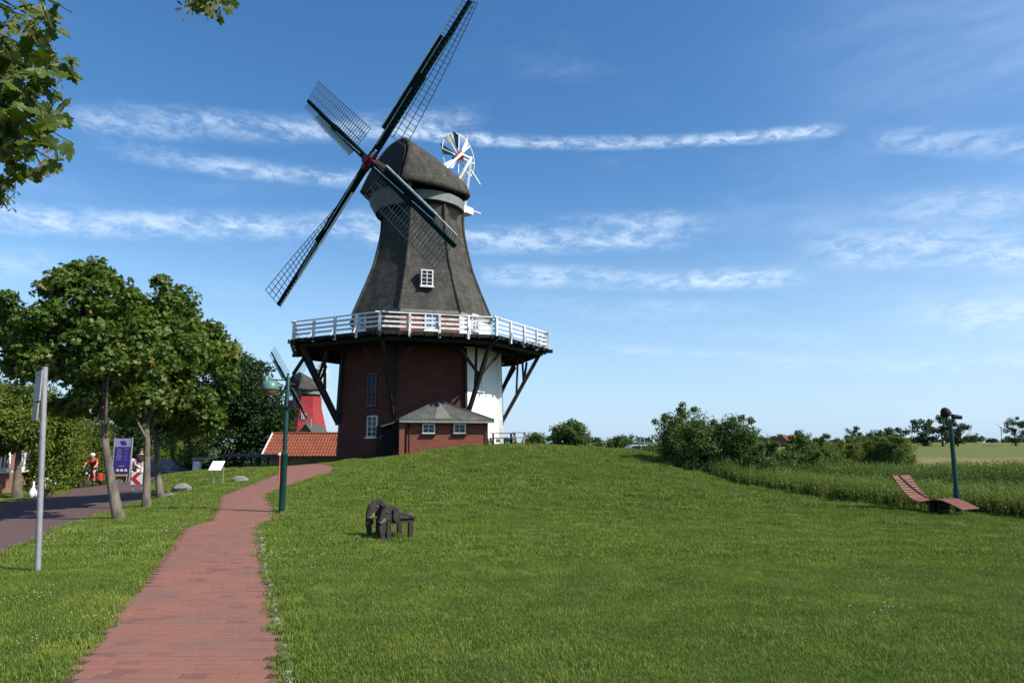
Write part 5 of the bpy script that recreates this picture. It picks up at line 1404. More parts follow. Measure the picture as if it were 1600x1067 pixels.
# winged seeds
sv = MB()
for c_ in [(30, 30), (45, 45), (25, 110), (90, 110), (15, 60), (50, 20), (85, 100), (80, 240), (75, 265), (10, 290), (8, 310), (300, 2), (330, 6), (50, 205)]:
    for i in range(16):
        p = at(c_[0] + g.normal(0, 7), c_[1] + g.normal(0, 10), NY - .2 + g.normal(0, .04)) - off
        for sg in (-1, 1):
            d = np.array([sg * g.uniform(.3, 1), g.normal() * .4, -1.0]); d /= np.linalg.norm(d); e = np.cross(d, [0, 1, 0]); e /= np.linalg.norm(e)
            sv.add([p, p + d * .02 + e * .006, p + d * .036 + e * .003, p + d * .034 - e * .006], [(0, 1, 2, 3)])
me = bpy.data.meshes.new('seed_keys'); me.from_pydata(sv.v, [], sv.f); me.materials.append(M['seed']); link('seed_keys', me, root)['kind'] = 'stuff'

# ------------------------------------------------------------------ left side: hedge, trees, house, road users
def zB(px0, px1, py0, py1, Y, ry=None): return B(px0, px1, py0, py1, Y, ry)
for i, (bl_, per, nl, lab) in enumerate([
    ([B(-70, 50, 612, 708, 30.5, 1.6)], [90], 15000, 'broad light green tree over the brick house at the left edge'),
    ([B(55, 112, 612, 790, 30, 1.2), B(20, 92, 604, 700, 31, 1.4)], [95, 50], 24000, 'light green hedge tree just right of the sign pole, nearest the house'),
    ([B(88, 128, 632, 795, 34, 1.2)], [90], 17000, 'light green hedge tree between the sign pole and the cyclist'),
    ([B(122, 170, 646, 798, 39, 1.5)], [90], 15000, 'hedge tree right behind the cyclist'),
]):
    bush('hedge_tree', bl_, per, (.30, .55), nl, .13, LEAF2, M['leafhedge'], lab, 'tree', 'hedge trees along the far side of the road', 30 + i, sprigs=30)
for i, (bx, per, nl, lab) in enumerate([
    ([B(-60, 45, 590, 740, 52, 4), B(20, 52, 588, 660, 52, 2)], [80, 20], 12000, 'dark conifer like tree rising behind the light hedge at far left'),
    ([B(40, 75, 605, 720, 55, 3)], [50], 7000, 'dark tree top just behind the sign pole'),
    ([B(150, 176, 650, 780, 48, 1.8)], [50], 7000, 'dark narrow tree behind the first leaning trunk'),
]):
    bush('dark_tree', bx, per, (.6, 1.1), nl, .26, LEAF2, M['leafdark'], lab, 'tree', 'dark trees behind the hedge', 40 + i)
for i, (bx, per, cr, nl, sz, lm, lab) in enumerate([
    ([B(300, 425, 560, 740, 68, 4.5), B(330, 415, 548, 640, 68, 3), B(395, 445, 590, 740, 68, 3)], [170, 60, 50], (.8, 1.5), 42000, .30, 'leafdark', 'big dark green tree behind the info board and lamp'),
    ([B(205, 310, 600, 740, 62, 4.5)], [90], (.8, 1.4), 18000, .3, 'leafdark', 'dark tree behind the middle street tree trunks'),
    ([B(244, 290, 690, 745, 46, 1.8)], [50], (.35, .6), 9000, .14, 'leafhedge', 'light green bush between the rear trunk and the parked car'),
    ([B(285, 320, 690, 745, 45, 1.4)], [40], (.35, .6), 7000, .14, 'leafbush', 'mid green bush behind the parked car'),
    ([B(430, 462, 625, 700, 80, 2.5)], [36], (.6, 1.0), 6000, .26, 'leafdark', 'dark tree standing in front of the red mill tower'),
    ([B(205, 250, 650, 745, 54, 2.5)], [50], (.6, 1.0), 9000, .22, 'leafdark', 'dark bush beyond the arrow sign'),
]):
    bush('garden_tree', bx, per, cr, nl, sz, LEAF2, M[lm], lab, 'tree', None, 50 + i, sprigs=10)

# brick house at the left edge
hy = 29.5; ha = at(45, 772, hy); hx1 = ha[0]; gz_ = h1(hx1, hy); ht_ = 2.7
house = empty('brick_house', (hx1, hy - 4, gz_), 0, 'brick house with white window frames under the trees at the left edge', 'building')
MB().prism([(hx1 - 6, hy - 8, gz_ - .5), (hx1 + .25, hy - 8, gz_ - .5), (hx1, hy, gz_ - .5), (hx1 - 6, hy, gz_ - .5)], (0, 0, ht_ + .5)).build('wall', M['brickfar'], house, uv=True)
MB().add([(hx1 - 6.2, hy - 8.2, gz_ + ht_), (hx1 + .5, hy - 8.2, gz_ + ht_), (hx1 + .25, hy + .2, gz_ + ht_), (hx1 - 6.2, hy + .2, gz_ + ht_), (hx1 - 3, hy - 8.2, gz_ + ht_ + .9), (hx1 - 3, hy + .2, gz_ + ht_ + .9)], [(3, 2, 1, 0), (0, 1, 4), (1, 2, 5, 4), (2, 3, 5), (3, 0, 4, 5)]).build('roof', M['tile'], house)
for yq in (28.95, 27.75): window(house, (hx1 + .03 * (hy - yq) + .01, yq, gz_ + 1.6), (1, .03, 0), .62, 1.35, 2, 2, M['white'], .12, .05)
MB().box((hx1 + .07, 26.7, gz_ + 1.05), (.1, .8, 2.1)).build('door', M['white'], house)
MB().tube([(hx1 + .06, hy - .08, gz_), (hx1 + .06, hy - .08, gz_ + 2.6)], .05, 8).build('downpipe', M['white_old'], house)
gq = at(51, 742, 29.8); go_ = empty('wooden_gate', (gq[0], 29.8, gz_), 0, 'brown wooden garden gate beside the brick house', 'gate')
for i in range(5): MB().box((gq[0] - .25 + i * .13, 29.8, gz_ + .85 + (.08 if i == 2 else 0)), (.115, .04, 1.6)).build('gate_board', M['lounger'], go_)
MB().box((gq[0], 29.84, gz_ + 1.2), (.66, .03, .09)).box((gq[0], 29.84, gz_ + .4), (.66, .03, .09)).build('gate_rail', M['lounger'], go_)
# two trunks in front of the house
tb = at(26, 774, 26.0); tree('garden_tree', (tb[0], 26.0, h1(tb[0], 26.0)), at(30, 690, 26.0), .17, [B(-40, 70, 640, 704, 26.0, 1.3)], [60], (.3, .5), 8000, .16, LEAF2, M['leafhedge'], M['bark'], 'tree with pale trunk standing in front of the brick house', 'tree', None, 61, 5)
# white garden figures
for i, (px, s_) in enumerate(((51, 1.0), (58.5, .75))):
    q = at(px, 771, 26.5); z0 = h1(q[0], 26.5)
    r_ = empty('goose_figure', (q[0], 26.5, z0), 0, ['taller white goose figure on the grass before the gate', 'smaller white goose figure nearest the sign pole'][i], 'figurine')
    MB().lathe((q[0], 26.5, z0), [(.10 * s_, 0), (.15 * s_, .12 * s_), (.12 * s_, .27 * s_), (.045 * s_, .38 * s_), (.035 * s_, .52 * s_), (.05 * s_, .56 * s_), (.01, .61 * s_)], 10).build('body', M['white'], r_, smooth=True)
    MB().lathe((q[0] - .03, 26.5, z0 + .56 * s_), [(.025, 0), (.005, .09)], 6, axis=(-1, -.3, 0)).build('beak', M['yellow'], r_)
fl = G(75, 768); o = bush('flower_bush', [(at(73, 762, 27)[0], 27, h1(at(73, 762, 27)[0], 27) + .3, .35, .3, .3)], [14], (.1, .2), 700, .08, LEAF2, M['leafhedge'], 'small bush with white blossoms at the roadside behind the pole', 'bush', None, 63)
fb = MB()
for i in range(16): fb.blob((at(73, 762, 27)[0] + rnd.gauss(0, .25), 26.75 + rnd.gauss(0, .1), h1(at(73, 762, 27)[0], 27) + rnd.uniform(.25, .75)), (.035, .035, .03), 6, 4)
fb.build('blossom', M['flower'], o)['kind'] = 'stuff'


def limb_mesh(name, chain, mt, parent, sub=1):
    """continuous skinned surface; chain: list of (points, radii, parent index or None)"""
    vs, es, rs = [], [], []
    for pts, rad, root_i in chain:
        last = root_i
        for p, r_ in zip(pts, rad):
            vs.append(tuple(p)); rs.append(r_)
            if last is not None: es.append((last, len(vs) - 1))
            last = len(vs) - 1
    off = woff(parent)
    me = bpy.data.meshes.new(name); me.from_pydata([tuple(np.array(v) - off) for v in vs], es, []); me.update()
    me.materials.append(mt); o = link(name, me, parent)
    sk = o.modifiers.new('skin', 'SKIN'); sk.use_smooth_shade = True
    if not me.skin_vertices:
        bpy.context.view_layer.update()
        bm_l = me.skin_vertices
        import bmesh as _b
        bm = _b.new(); bm.from_mesh(me); bm.verts.layers.skin.verify(); bm.to_mesh(me); bm.free()
    for i, r_ in enumerate(rs): me.skin_vertices[0].data[i].radius = (r_, r_)
    me.skin_vertices[0].data[0].use_root = True
    ss_ = o.modifiers.new('smooth', 'SUBSURF'); ss_.levels = sub; ss_.render_levels = sub
    return o


def figure(base, rz, pose, label, shirt, legs_m, hairm=None, helmet=False, sc=1.0, group=None):
    """pose: 'stand' or 'ride'; facing local -Y"""
    base = np.array(base, float); root = empty('person', tuple(base), 0, label, 'person', group)
    cz, sz_ = math.cos(rz), math.sin(rz)
    def W(x, y, z): return base + sc * np.array([x * cz - y * sz_, x * sz_ + y * cz, z])
    if pose == 'stand':
        hip = (0, 0, .93); sh = (0, 0.01, 1.42); neck = (0, 0, 1.50); hd_ = (0, -.01, 1.64)
        armL = [(.19, .01, 1.40), (.25, .03, 1.14), (.24, -.05, .90), (.24, -.07, .82)]; armR = [(-.19, .01, 1.40), (-.25, .02, 1.14), (-.22, -.12, .94), (-.21, -.16, .88)]
        legL = [(.09, 0, .88), (.10, -.01, .50), (.11, .02, .09), (.11, -.10, .04)]; legR = [(-.09, 0, .88), (-.11, -.03, .50), (-.13, .0, .09), (-.13, -.12, .04)]
    else:
        hip = (0, .28, .98); sh = (0, -.02, 1.42); neck = (0, -.07, 1.49); hd_ = (0, -.12, 1.61)
        armL = [(.18, -.03, 1.40), (.28, -.16, 1.20), (.25, -.36, 1.06), (.25, -.42, 1.04)]; armR = [(-x, y, z) for x, y, z in armL]
        legL = [(.10, .24, .94), (.13, -.14, .82), (.12, .04, .44), (.12, -.08, .38)]; legR = [(-.10, .24, .94), (-.12, -.08, .60), (-.12, .06, .20), (-.12, -.06, .14)]
    ch_ = [([W(*hip), W((hip[0] + sh[0]) / 2, (hip[1] + sh[1]) / 2, (hip[2] + sh[2]) / 2), W(*sh), W(*neck), W(hd_[0], hd_[1], hd_[2] - .05), W(*hd_), W(hd_[0], hd_[1] + .01, hd_[2] + .06)], [.13 * sc, .12 * sc, .12 * sc, .055 * sc, .07 * sc, .085 * sc, .06 * sc], None)]
    for a in (armL, armR): ch_.append(([W(*p) for p in a], [.058 * sc, .044 * sc, .034 * sc, .038 * sc], 2))
    for l in (legL, legR): ch_.append(([W(*p) for p in l], [.088 * sc, .062 * sc, .042 * sc, .045 * sc], 0))
    body = limb_mesh('body', ch_, M['skin'], root, 2)
    up_c = [([W(*hip), W((hip[0] + sh[0]) / 2, (hip[1] + sh[1]) / 2, (hip[2] + sh[2]) / 2), W(sh[0], sh[1], sh[2]), W(sh[0] * .4 + neck[0] * .6, sh[1] * .4 + neck[1] * .6, sh[2] * .4 + neck[2] * .6)], [.150 * sc, .150 * sc, .158 * sc, .085 * sc], None)]
    for a in (armL, armR): up_c.append(([W(*a[0]), W(*(np.array(a[0]) * .35 + np.array(a[1]) * .65))], [.088 * sc, .068 * sc], 2))
    limb_mesh('shirt', up_c, shirt, root, 1)
    dn = [([W(hip[0], hip[1], hip[2] + .04)], [.15 * sc], None)]
    for l in (legL, legR):
        if pose == 'stand': dn.append(([W(*l[0]), W(*l[1]), W(*l[2])], [.108 * sc, .080 * sc, .065 * sc], 0))
        else: dn.append(([W(*l[0]), W(*(np.array(l[0]) * .2 + np.array(l[1]) * .8))], [.108 * sc, .088 * sc], 0))
    limb_mesh('trousers', dn, legs_m, root, 1)
    for l in (legL, legR): p = W(*l[3]); MB().blob(p, (.055 * sc, .12 * sc, .05 * sc), 8, 5).build('shoe', M['darkcloth'], root, smooth=True)
    hp = W(hd_[0], hd_[1] + .02, hd_[2] + .055)
    MB().blob(hp, (.115 * sc, .135 * sc, .095 * sc) if helmet else (.098 * sc, .108 * sc, .10 * sc), 12, 8).build('helmet' if helmet else 'hair', M['white'] if helmet else (hairm or M['hair']), root, smooth=True)
    nz = W(hd_[0], hd_[1] - .10, hd_[2] - .02); MB().blob(nz, (.012 * sc, .018 * sc, .02 * sc), 6, 4).build('nose', M['skin'], root, smooth=True)
    for sg in (-1, 1): MB().blob(W(hd_[0] + sg * .033, hd_[1] - .085, hd_[2] + .012), (.012 * sc, .008 * sc, .009 * sc), 6, 4).build('eye', M['darkcloth'], root)
    return root


def bicycle(base, rz, label, framem, pannier=None, group=None):
    base = np.array(base, float); root = empty('bicycle', tuple(base), 0, label, 'bicycle', group); cz, s__ = math.cos(rz), math.sin(rz)
    def W(x, y, z): return base + np.array([x * cz - y * s__, x * s__ + y * cz, z])
    axd = W(1, 0, 0) - base
    for yy, nm in ((-.52, 'wheel'), (.52, 'wheel')):
        m_ = MB(); ring = [W(0, yy + .33 * math.cos(t), .345 + .33 * math.sin(t)) for t in np.linspace(0, 2 * math.pi, 25)]
        m_.tube(ring, .020, 6, False); wh = m_.build(nm, M['black'], root, smooth=True)
        sp = MB()
        for k in range(10): a = 2 * math.pi * k / 10; sp.tube([W(0, yy, .345), W(0, yy + .32 * math.cos(a), .345 + .32 * math.sin(a))], .003, 3)
        sp.build('spokes', M['steel'], wh)
    f = MB(); bb = W(0, .08, .30); st_ = W(0, .24, .78); hd1 = W(0, -.36, .82); hd0 = W(0, -.41, .66)
    for a, b in ((bb, st_), (bb, hd0), (st_, hd1), (bb, W(0, .52, .345)), (st_, W(0, .52, .345)), (hd1, W(0, -.52, .345))): f.tube([a, b], .017, 6)
    f.build('frame', framem, root, smooth=True)
    MB().tube([hd1, W(0, -.34, .98)], .014, 6).tube([W(-.27, -.28, 1.02), W(-.1, -.36, 1.0), W(.1, -.36, 1.0), W(.27, -.28, 1.02)], .013, 6).build('handlebar', M['tar'], root, smooth=True)
    MB().blob(W(0, .27, .90), (.07, .13, .035), 8, 5).tube([st_, W(0, .27, .88)], .014, 6).build('saddle', M['tar'], root, smooth=True)
    MB().tube([W(-.10, .08, .30), W(.10, .08, .30)], .012, 6).box(W(.12, .02, .38), (.07, .07, .02)).box(W(-.12, .10, .15), (.07, .07, .02)).build('crank', M['steel'], root)
    MB().lathe(W(0, -.50, .78), [(.05, 0), (.045, .05)], 8, axis=tuple(W(0, -1, 0) - base)).build('headlight', M['white'], root)
    if pannier:
        for sg in (-1, 1): MB().box(W(sg * .17, .50, .56), (.14, .32, .34), rz=rz).build('pannier', pannier, root, bevel=.03)
        MB().box(W(0, -.46, .90), (.26, .16, .18), rz=rz).build('handlebar_bag', M['darkcloth'], root, bevel=.03)
    return root


cyb = at(141, 768.5, 34.5); zc_ = h1(cyb[0], 34.5)
csc = 1.0
bicycle((cyb[0], 34.5, zc_ + .01), R(6), 'bicycle with red panniers ridden along the road', M['tar'], M['redcloth'])
figure((cyb[0], 34.5, zc_ + .01), R(6), 'ride', 'cyclist with white helmet and red shirt riding towards the camera', M['redcloth'], M['darkcloth'], helmet=True, sc=1.0)
for px, Y, rz, lab, sm_, lm2 in ((217, 36.5, R(20), 'person in dark top and white trousers standing beside the notice stand', M['darkcloth'], M['white']), (200, 38.5, R(-150), 'person in pale top bent over bicycles left of the notice stand', M['paleprint'], M['darkcloth'])):
    q = at(px, 755, Y); figure((q[0], Y, h1(q[0], Y)), rz, 'stand', lab, sm_, lm2)
for px, Y, rz, lab in ((192, 37.5, R(75), 'parked dark bicycle under the notice stand'), (201, 37.0, R(100), 'dark bicycle leaning between the stand and the person in white trousers')):
    q = at(px, 755, Y); bicycle((q[0], Y, h1(q[0], Y)), rz, lab, M['tar'])
q0 = at(176, 740, 36.2); q1 = at(199, 741.5, 36.2); bnr = empty('barrier', ((q0[0] + q1[0]) / 2, 36.2, h1(q0[0], 36.2)), 0, 'yellow bar barrier in front of the notice stand', 'barrier')
MB().box(((q0[0] + q1[0]) / 2, 36.2, (q0[2] + q1[2]) / 2), (q1[0] - q0[0], .05, .18)).build('bar', M['yellow'], bnr)
for x in (q0[0] + .06, q1[0] - .06): MB().tube([(x, 36.24, h1(x, 36.2) - .1), (x, 36.24, q0[2])], .03, 6).build('leg', M['steel'], bnr)


def car(c, rz, label, paint, L=4.3, Wd=1.75, Hh=1.5):
    c = np.array(c, float); root = empty('parked_car', tuple(c), 0, label, 'car'); cz, s__ = math.cos(rz), math.sin(rz)
    def W(x, y, z): return c + np.array([x * cz - y * s__, x * s__ + y * cz, z])
    low = [(-L / 2, .35), (-L / 2 + .05, .72), (-L / 2 + .25, .84), (-L * .22, .95), (L * .33, .98), (L / 2 - .08, .92), (L / 2, .70), (L / 2 - .02, .32), (L / 2 - .4, .24), (-L / 2 + .4, .24)]
    b = MB(); b.prism([W(x, -Wd / 2, z) for x, z in low], W(0, Wd, 0) - c); b.build('body', paint, root, bevel=.06)
    cab = [(-L * .24, .94), (-L * .10, Hh - .06), (L * .04, Hh), (L * .38, Hh - .04), (L * .46, .96)]
    cb = MB(); n = len(cab)
    cb.add([W(x, -Wd / 2 + .04 + .16 * (z - .94) / .5, z) for x, z in cab] + [W(x, Wd / 2 - .04 - .16 * (z - .94) / .5, z) for x, z in cab], [tuple(range(n)), tuple(range(2 * n - 1, n - 1, -1))] + [(i, i + n, i + 1 + n, i + 1) for i in range(n - 1)])
    cb.build('cabin', M['glass'], root)
    rf_ = MB(); rf_.add([W(-L * .10, -Wd / 2 + .2, Hh - .05), W(L * .38, -Wd / 2 + .2, Hh - .03), W(L * .38, Wd / 2 - .2, Hh - .03), W(-L * .10, Wd / 2 - .2, Hh - .05), W(-L * .08, -Wd / 2 + .24, Hh + .01), W(L * .36, -Wd / 2 + .24, Hh + .02), W(L * .36, Wd / 2 - .24, Hh + .02), W(-L * .08, Wd / 2 - .24, Hh + .01)], [(0, 1, 5, 4), (1, 2, 6, 5), (2, 3, 7, 6), (3, 0, 4, 7), (4, 5, 6, 7)])
    for x0, z0, x1, z1 in ((-L * .24, .94, -L * .10, Hh - .04), (L * .46, .96, L * .38, Hh - .02), (L * .08, .96, L * .08, Hh)):
        for sg in (-1, 1): rf_.beam(W(x0, sg * (Wd / 2 - .05), z0), W(x1, sg * (Wd / 2 - .19), z1), .06, .05)
    rf_.build('roof', paint, root)
    for x in (-L * .31, L * .30):
        for sg in (-1, 1):
            wq = MB(); wq.lathe(W(x, sg * (Wd / 2 - .16), .32), [(.20, 0), (.32, .01), (.32, .19), (.20, .20)], 18, axis=tuple(W(0, sg, 0) - c)); wo_ = wq.build('wheel', M['black'], root, smooth=True)
            MB().lathe(W(x, sg * (Wd / 2 + .02), .32), [(.20, 0), (.19, .025), (.05, .03)], 12, axis=tuple(W(0, sg, 0) - c)).build('rim', M['steel'], wo_)
    for sg in (-1, 1):
        MB().box(W(-L / 2 + .06, sg * .6, .68), (.12, .3, .14), rz=rz).build('headlight', M['white'], root, bevel=.02); MB().box(W(L / 2 - .05, sg * .68, .76), (.1, .2, .2), rz=rz).build('tail_light', M['red'], root)
    MB().box(W(-L / 2 - .01, 0, .45), (.03, .5, .11), rz=rz).build('number_plate', M['white'], root)
    return root


q = at(256, 742, 44); car((q[0], 44, -.95), R(205), 'dark blue parked car beyond the grass bank behind the rear tree', M['carblue'])
q = at(229, 750, 41); car((q[0] - .2, 41.5, -1.0), R(195), 'second dark car half hidden behind the middle tree trunk', M['carblue'])
q = at(992, 712, 62); car((q[0], 62, q[2] - .55), R(8), 'silver car whose roof shows beyond the mound crest', M['carsilver'])

# dark shelter and boarded fence behind the bank
fy = 43.0; f0 = at(294, 735, fy); f1 = at(411, 724, fy); zt0 = at(300, 727, fy)[2]; zt1 = at(350, 717, fy)[2]
fen = empty('board_fence', (f0[0], fy, -.6), 0, 'low dark board fence behind the grass bank', 'fence')
nb = 34
for i in range(nb):
    x = f0[0] + (f1[0] - f0[0]) * (i + .5) / nb
    MB().box((x, fy + .02 * (i % 2), (zt0 - .9) / 2 + .02), ((f1[0] - f0[0]) / nb * .92, .03, zt0 + .9)).build('fence_board', M['tar'], fen)
shl = empty('flat_roof_shelter', ((f0[0] + f1[0]) / 2, fy + 2, -.6), 0, 'dark flat roofed open shelter between the board fence and the orange roof', 'shelter')
zs = at(380, 712, fy + 1.0)[2]
MB().box(((f1[0] + at(338, 700, fy)[0]) / 2, fy + 2.2, zs), (f1[0] - at(338, 700, fy)[0], 2.6, .14)).build('roof', mat('blue_grey_felt', (0.07, 0.08, 0.11), (0.05, 0.06, 0.08), 4, .7), shl)
for i in range(6): x = at(342, 700, fy)[0] + i * (f1[0] - at(342, 700, fy)[0]) / 5.2; MB().beam((x, fy + 1.2, -1), (x, fy + 1.2, zs), .1, .1).build('post', M['tar'], shl)
q = at(308, 728, 42.4); MB_o = empty('bin_shelter', (q[0], 42.4, -.5), 0, 'pale grey narrow cabinet with sloping lid in front of the dark fence', 'cabinet')
MB().box((q[0], 42.4, q[2] - .35), (.42, .3, 1.3)).build('cabinet', M['white_old'], MB_o); MB().box((q[0] + .3, 42.5, at(308, 716.5, 42.4)[2]), (1.1, .7, .12)).build('lid', M['greywood'], MB_o)
# yellow letters on the board
yl = empty('yellow_sign', (at(352, 705, 46)[0], 46, -.5), 0, 'yellow lettered sign in the dark trees above the shelter', 'sign')
MB().box((at(356, 706, 46)[0], 46.1, at(356, 706, 46)[2]), (.95, .05, .4)).build('panel', M['tar'], yl)
for sg in (-.4, .4): MB().tube([(at(356, 706, 46)[0] + sg, 46.16, -1), (at(356, 706, 46)[0] + sg, 46.16, at(356, 706, 46)[2])], .03, 5).build('leg', M['tar'], yl)
for px, k in ((351, 0), (356.5, 1), (362, 2)):
    p = at(px, 706, 46); l_ = MB(); l_.beam((p[0], 46.05, p[2] - .14), (p[0] + .04, 46.05, p[2] + .14), .05, .03, (0, 1, 0)); l_.box((p[0] + .07, 46.05, p[2] + (.12 if k == 0 else -.02 if k == 1 else .0)), (.12, .03, .04)); l_.build('letter', M['yellow'], yl)
# small white path light
sb_ = G(435, 757); sp_ = empty('path_light', tuple(sb_), 0, 'small path light with white globe on a dark red stem left of the lamp post', 'light')
zt_ = at(436.5, 712, sb_[1])[2]; MB().tube([sb_ - [0, 0, .1], (sb_[0], sb_[1], zt_)], .022, 8).build('stem', M['redpale'], sp_); MB().blob((sb_[0], sb_[1], zt_ + .04), (.085, .085, .07), 10, 7).build('globe', M['white'], sp_, smooth=True)

# ------------------------------------------------------------------ right side
def RB(*a): return B(*a)
bush('shrub', [RB(1035, 1150, 655, 770, 33, 2.2), RB(1030, 1120, 640, 720, 34, 1.6), RB(1110, 1190, 655, 770, 32, 1.8)], [230, 90, 150], (.30, .55), 62000, .11, LEAF2, M['leafbush'], 'big dark rounded shrub at the right foot of the mound', 'bush', None, 70, sprigs=60, stems=9)
bush('shrub', [RB(1160, 1240, 690, 790, 30, 1.4)], [80], (.25, .42), 15000, .10, LEAF2, M['leafbush'], 'lower shrub at the right shoulder of the big shrub, sloping to the reeds', 'bush', None, 71, sprigs=25)
bush('shrub', [RB(1215, 1290, 690, 770, 38, 1.8)], [70], (.28, .5), 13000, .12, LEAF2, M['leafbush'], 'mid green shrub between the big dark shrub and the willow bushes', 'bush', None, 73, sprigs=30)
bush('shrub', [RB(1000, 1045, 692, 730, 46, 1.5)], [40], (.3, .5), 7000, .13, LEAF2, M['leafbush'], 'low shrub left of the big dark shrub near the crest', 'bush', None, 72)
for i, (b_, per, n_, lab) in enumerate([([RB(1240, 1325, 690, 745, 44, 1.6)], [80], 16000, 'leftmost pale green willow bush beyond the reeds'), ([RB(1330, 1380, 682, 735, 46, 1.5), RB(1300, 1345, 690, 740, 45, 1)], [70, 36], 16000, 'middle pale green willow bush with upright shoots'), ([RB(1375, 1425, 688, 735, 44, 1.4)], [70], 13000, 'rightmost pale green willow bush beside the field')]):
    bush('willow_bush', b_, per, (.28, .5), n_, .22, WILLOW, M['leafwillow'], lab, 'bush', 'willow bushes beyond the ditch', 75 + i, up=.1, sprigs=40)
# tall herbs and reeds in the ditch
def herb(name, seed, h0, h1_, n_st, lm, rad=.35):
    g = np.random.default_rng(seed); V_, F_, T_ = [], [], []
    for i in range(n_st):
        bx, by = g.normal(0, rad, 2); hh = g.uniform(h0, h1_); ln = g.normal(0, .12, 2); tt = g.random()
        nl = int(hh * 16)
        for j in range(nl):
            f = (j + g.random()) / nl; p = np.array([bx + ln[0] * f * hh, by + ln[1] * f * hh, hh * f]); a = g.random() * 6.28; L = g.uniform(.10, .22) * (1.15 - .6 * f); el_ = g.uniform(.2, 1.1)
            d = np.array([math.cos(a) * math.cos(el_), math.sin(a) * math.cos(el_), math.sin(el_)]); s_ = np.array([-math.sin(a), math.cos(a), 0]) * L * .13
            b0 = len(V_); V_ += [p - s_ * .4, p + s_ * .4, p + d * L * .5 + s_, p + d * L * .5 - s_, p + d * L + [0, 0, -.03]]; F_ += [(b0, b0 + 1, b0 + 2), (b0, b0 + 2, b0 + 3), (b0 + 3, b0 + 2, b0 + 4)]; T_ += [min(1, tt * .6 + g.random() * .4)] * 5
        b0 = len(V_); w_ = .006; V_ += [(bx - w_, by, 0), (bx + w_, by, 0), (bx + ln[0] * hh, by + ln[1] * hh, hh)]; F_ += [(b0, b0 + 1, b0 + 2)]; T_ += [tt] * 3
    return source(name, mesh_np(name, np.array([tuple(v) for v in V_]), np.array(F_), lm, attrs={'tint': T_}))


hs = [herb('tall_herb_%d' % k, 80 + k, .55, 1.15, 26, M['reed']) for k in range(4)]
hs2 = [herb('dry_herb_%d' % k, 90 + k, .4, .95, 22, leaf_mat('dry_reed_%d' % k, (0.10, 0.11, 0.035), (0.20, 0.17, 0.075), .3, .03)) for k in range(2)]
hs3 = [herb('dark_herb_%d' % k, 95 + k, .6, 1.2, 26, M['leafbush']) for k in range(3)]
def band(name, pts, srcs, s0, s1, label, n_):
    pts = np.array(pts); seg = np.r_[0, np.cumsum(np.linalg.norm(np.diff(pts[:, :2], axis=0), axis=1))]; t = nrg.random(n_) * seg[-1]
    x = np.interp(t, seg, pts[:, 0]); y = np.interp(t, seg, pts[:, 1]); wd = np.interp(t, seg, pts[:, 2]); u = nrg.random(n_); x = x + u * wd; y = y + nrg.normal(0, .4, n_)
    keep = ~((np.abs(x - r_b[0]) < 1.0) & (y < RY + .5)) & ~((np.abs(x - lx) < 1.6) & (y < ly + 1.0))
    x, y = x[keep], y[keep]; n_ = len(x); z = H(x, y) - .03
    return scatter(name, np.c_[x, y, z], np.c_[nrg.normal(0, .06, (n_, 2)), nrg.random(n_) * 6.28], nrg.uniform(s0, s1, n_), srcs)
def ex_(y): return float(edge_x(np.array([y]))[0])
L1 = [(ex_(y) + .05, y, 2.6) for y in (15.5, 17, 18.5, 20, 22, 24, 26, 28, 30)]
band('reed_bed', L1, hs, .42, .80, '', 560)
band('reed_bed', L1, hs3, .35, .70, '', 300)
band('reed_bed', [(ex_(y) + .1, y, 2.4) for y in (14.5, 16.5, 18.5)], hs2, .6, 1.0, '', 90)
L2 = [(ex_(y) + 3.2, y, 5.0) for y in (17, 20, 23, 26, 30, 34)]
band('reed_bed', L2, hs3, .55, .85, '', 420)
band('reed_bed', [(ex_(30) + 6, 28, 16), (ex_(30) + 6, 33, 20)], hs3 + hs, .6, 1.0, '', 800)
band('reed_bed', [(ex_(30) + 6, 37, 22), (ex_(30) + 5, 43, 26)], hs + hs3, .95, 1.35, '', 1500)
band('reed_bed', [(ex_(30) + 4, 35, 24), (ex_(30) + 4, 37, 26)], hs3, .8, 1.25, '', 600)
L3 = [(ex_(y) - .1, y, .7) for y in (28, 33, 38)]; band('reed_bed', L3, hs3, .5, .8, '', 70)

# field beyond
fm_ = bpy.data.materials.new('barley_field'); fm_.use_nodes = True; t = NT(fm_.node_tree); b = fm_.node_tree.nodes['Principled BSDF']; b.inputs['Roughness'].default_value = 1; b.inputs['Specular IOR Level'].default_value = 0
co = t.n('ShaderNodeTexCoord').outputs['Object']; sp = t.n('ShaderNodeSeparateXYZ'); t.l(co, sp.inputs[0])
mpp = t.n('ShaderNodeMapping'); mpp.inputs['Scale'].default_value = (.25, 1, 1); t.l(co, mpp.inputs[0])
f = t.m('ADD', t.sstep(sp.outputs[1], 66, 92), t.m('MULTIPLY', t.m('SUBTRACT', t.noise(mpp.outputs[0], .06, 4), .5), .9), clamp=True)
c_ = t.mix(f, (0.235, 0.195, 0.095), (0.125, 0.150, 0.055)); c_ = t.mix(t.m('MULTIPLY', t.sstep(t.noise(mpp.outputs[0], 1.2, 5, .7), .35, .7), .4), c_, (0.10, 0.10, 0.045)); t.l(c_, b.inputs['Base Color'])
bn = t.n('ShaderNodeBump'); bn.inputs['Strength'].default_value = 1; bn.inputs['Distance'].default_value = .15; t.l(t.noise(co, 3, 4, .7), bn.inputs['Height']); t.l(bn.outputs[0], b.inputs['Normal'])
fxs = np.concatenate([np.arange(22, 120, 2.0), np.arange(120, 420, 12.0)]); fys = np.concatenate([np.arange(48, 110, 1.2), np.arange(110, 330, 6.0)])
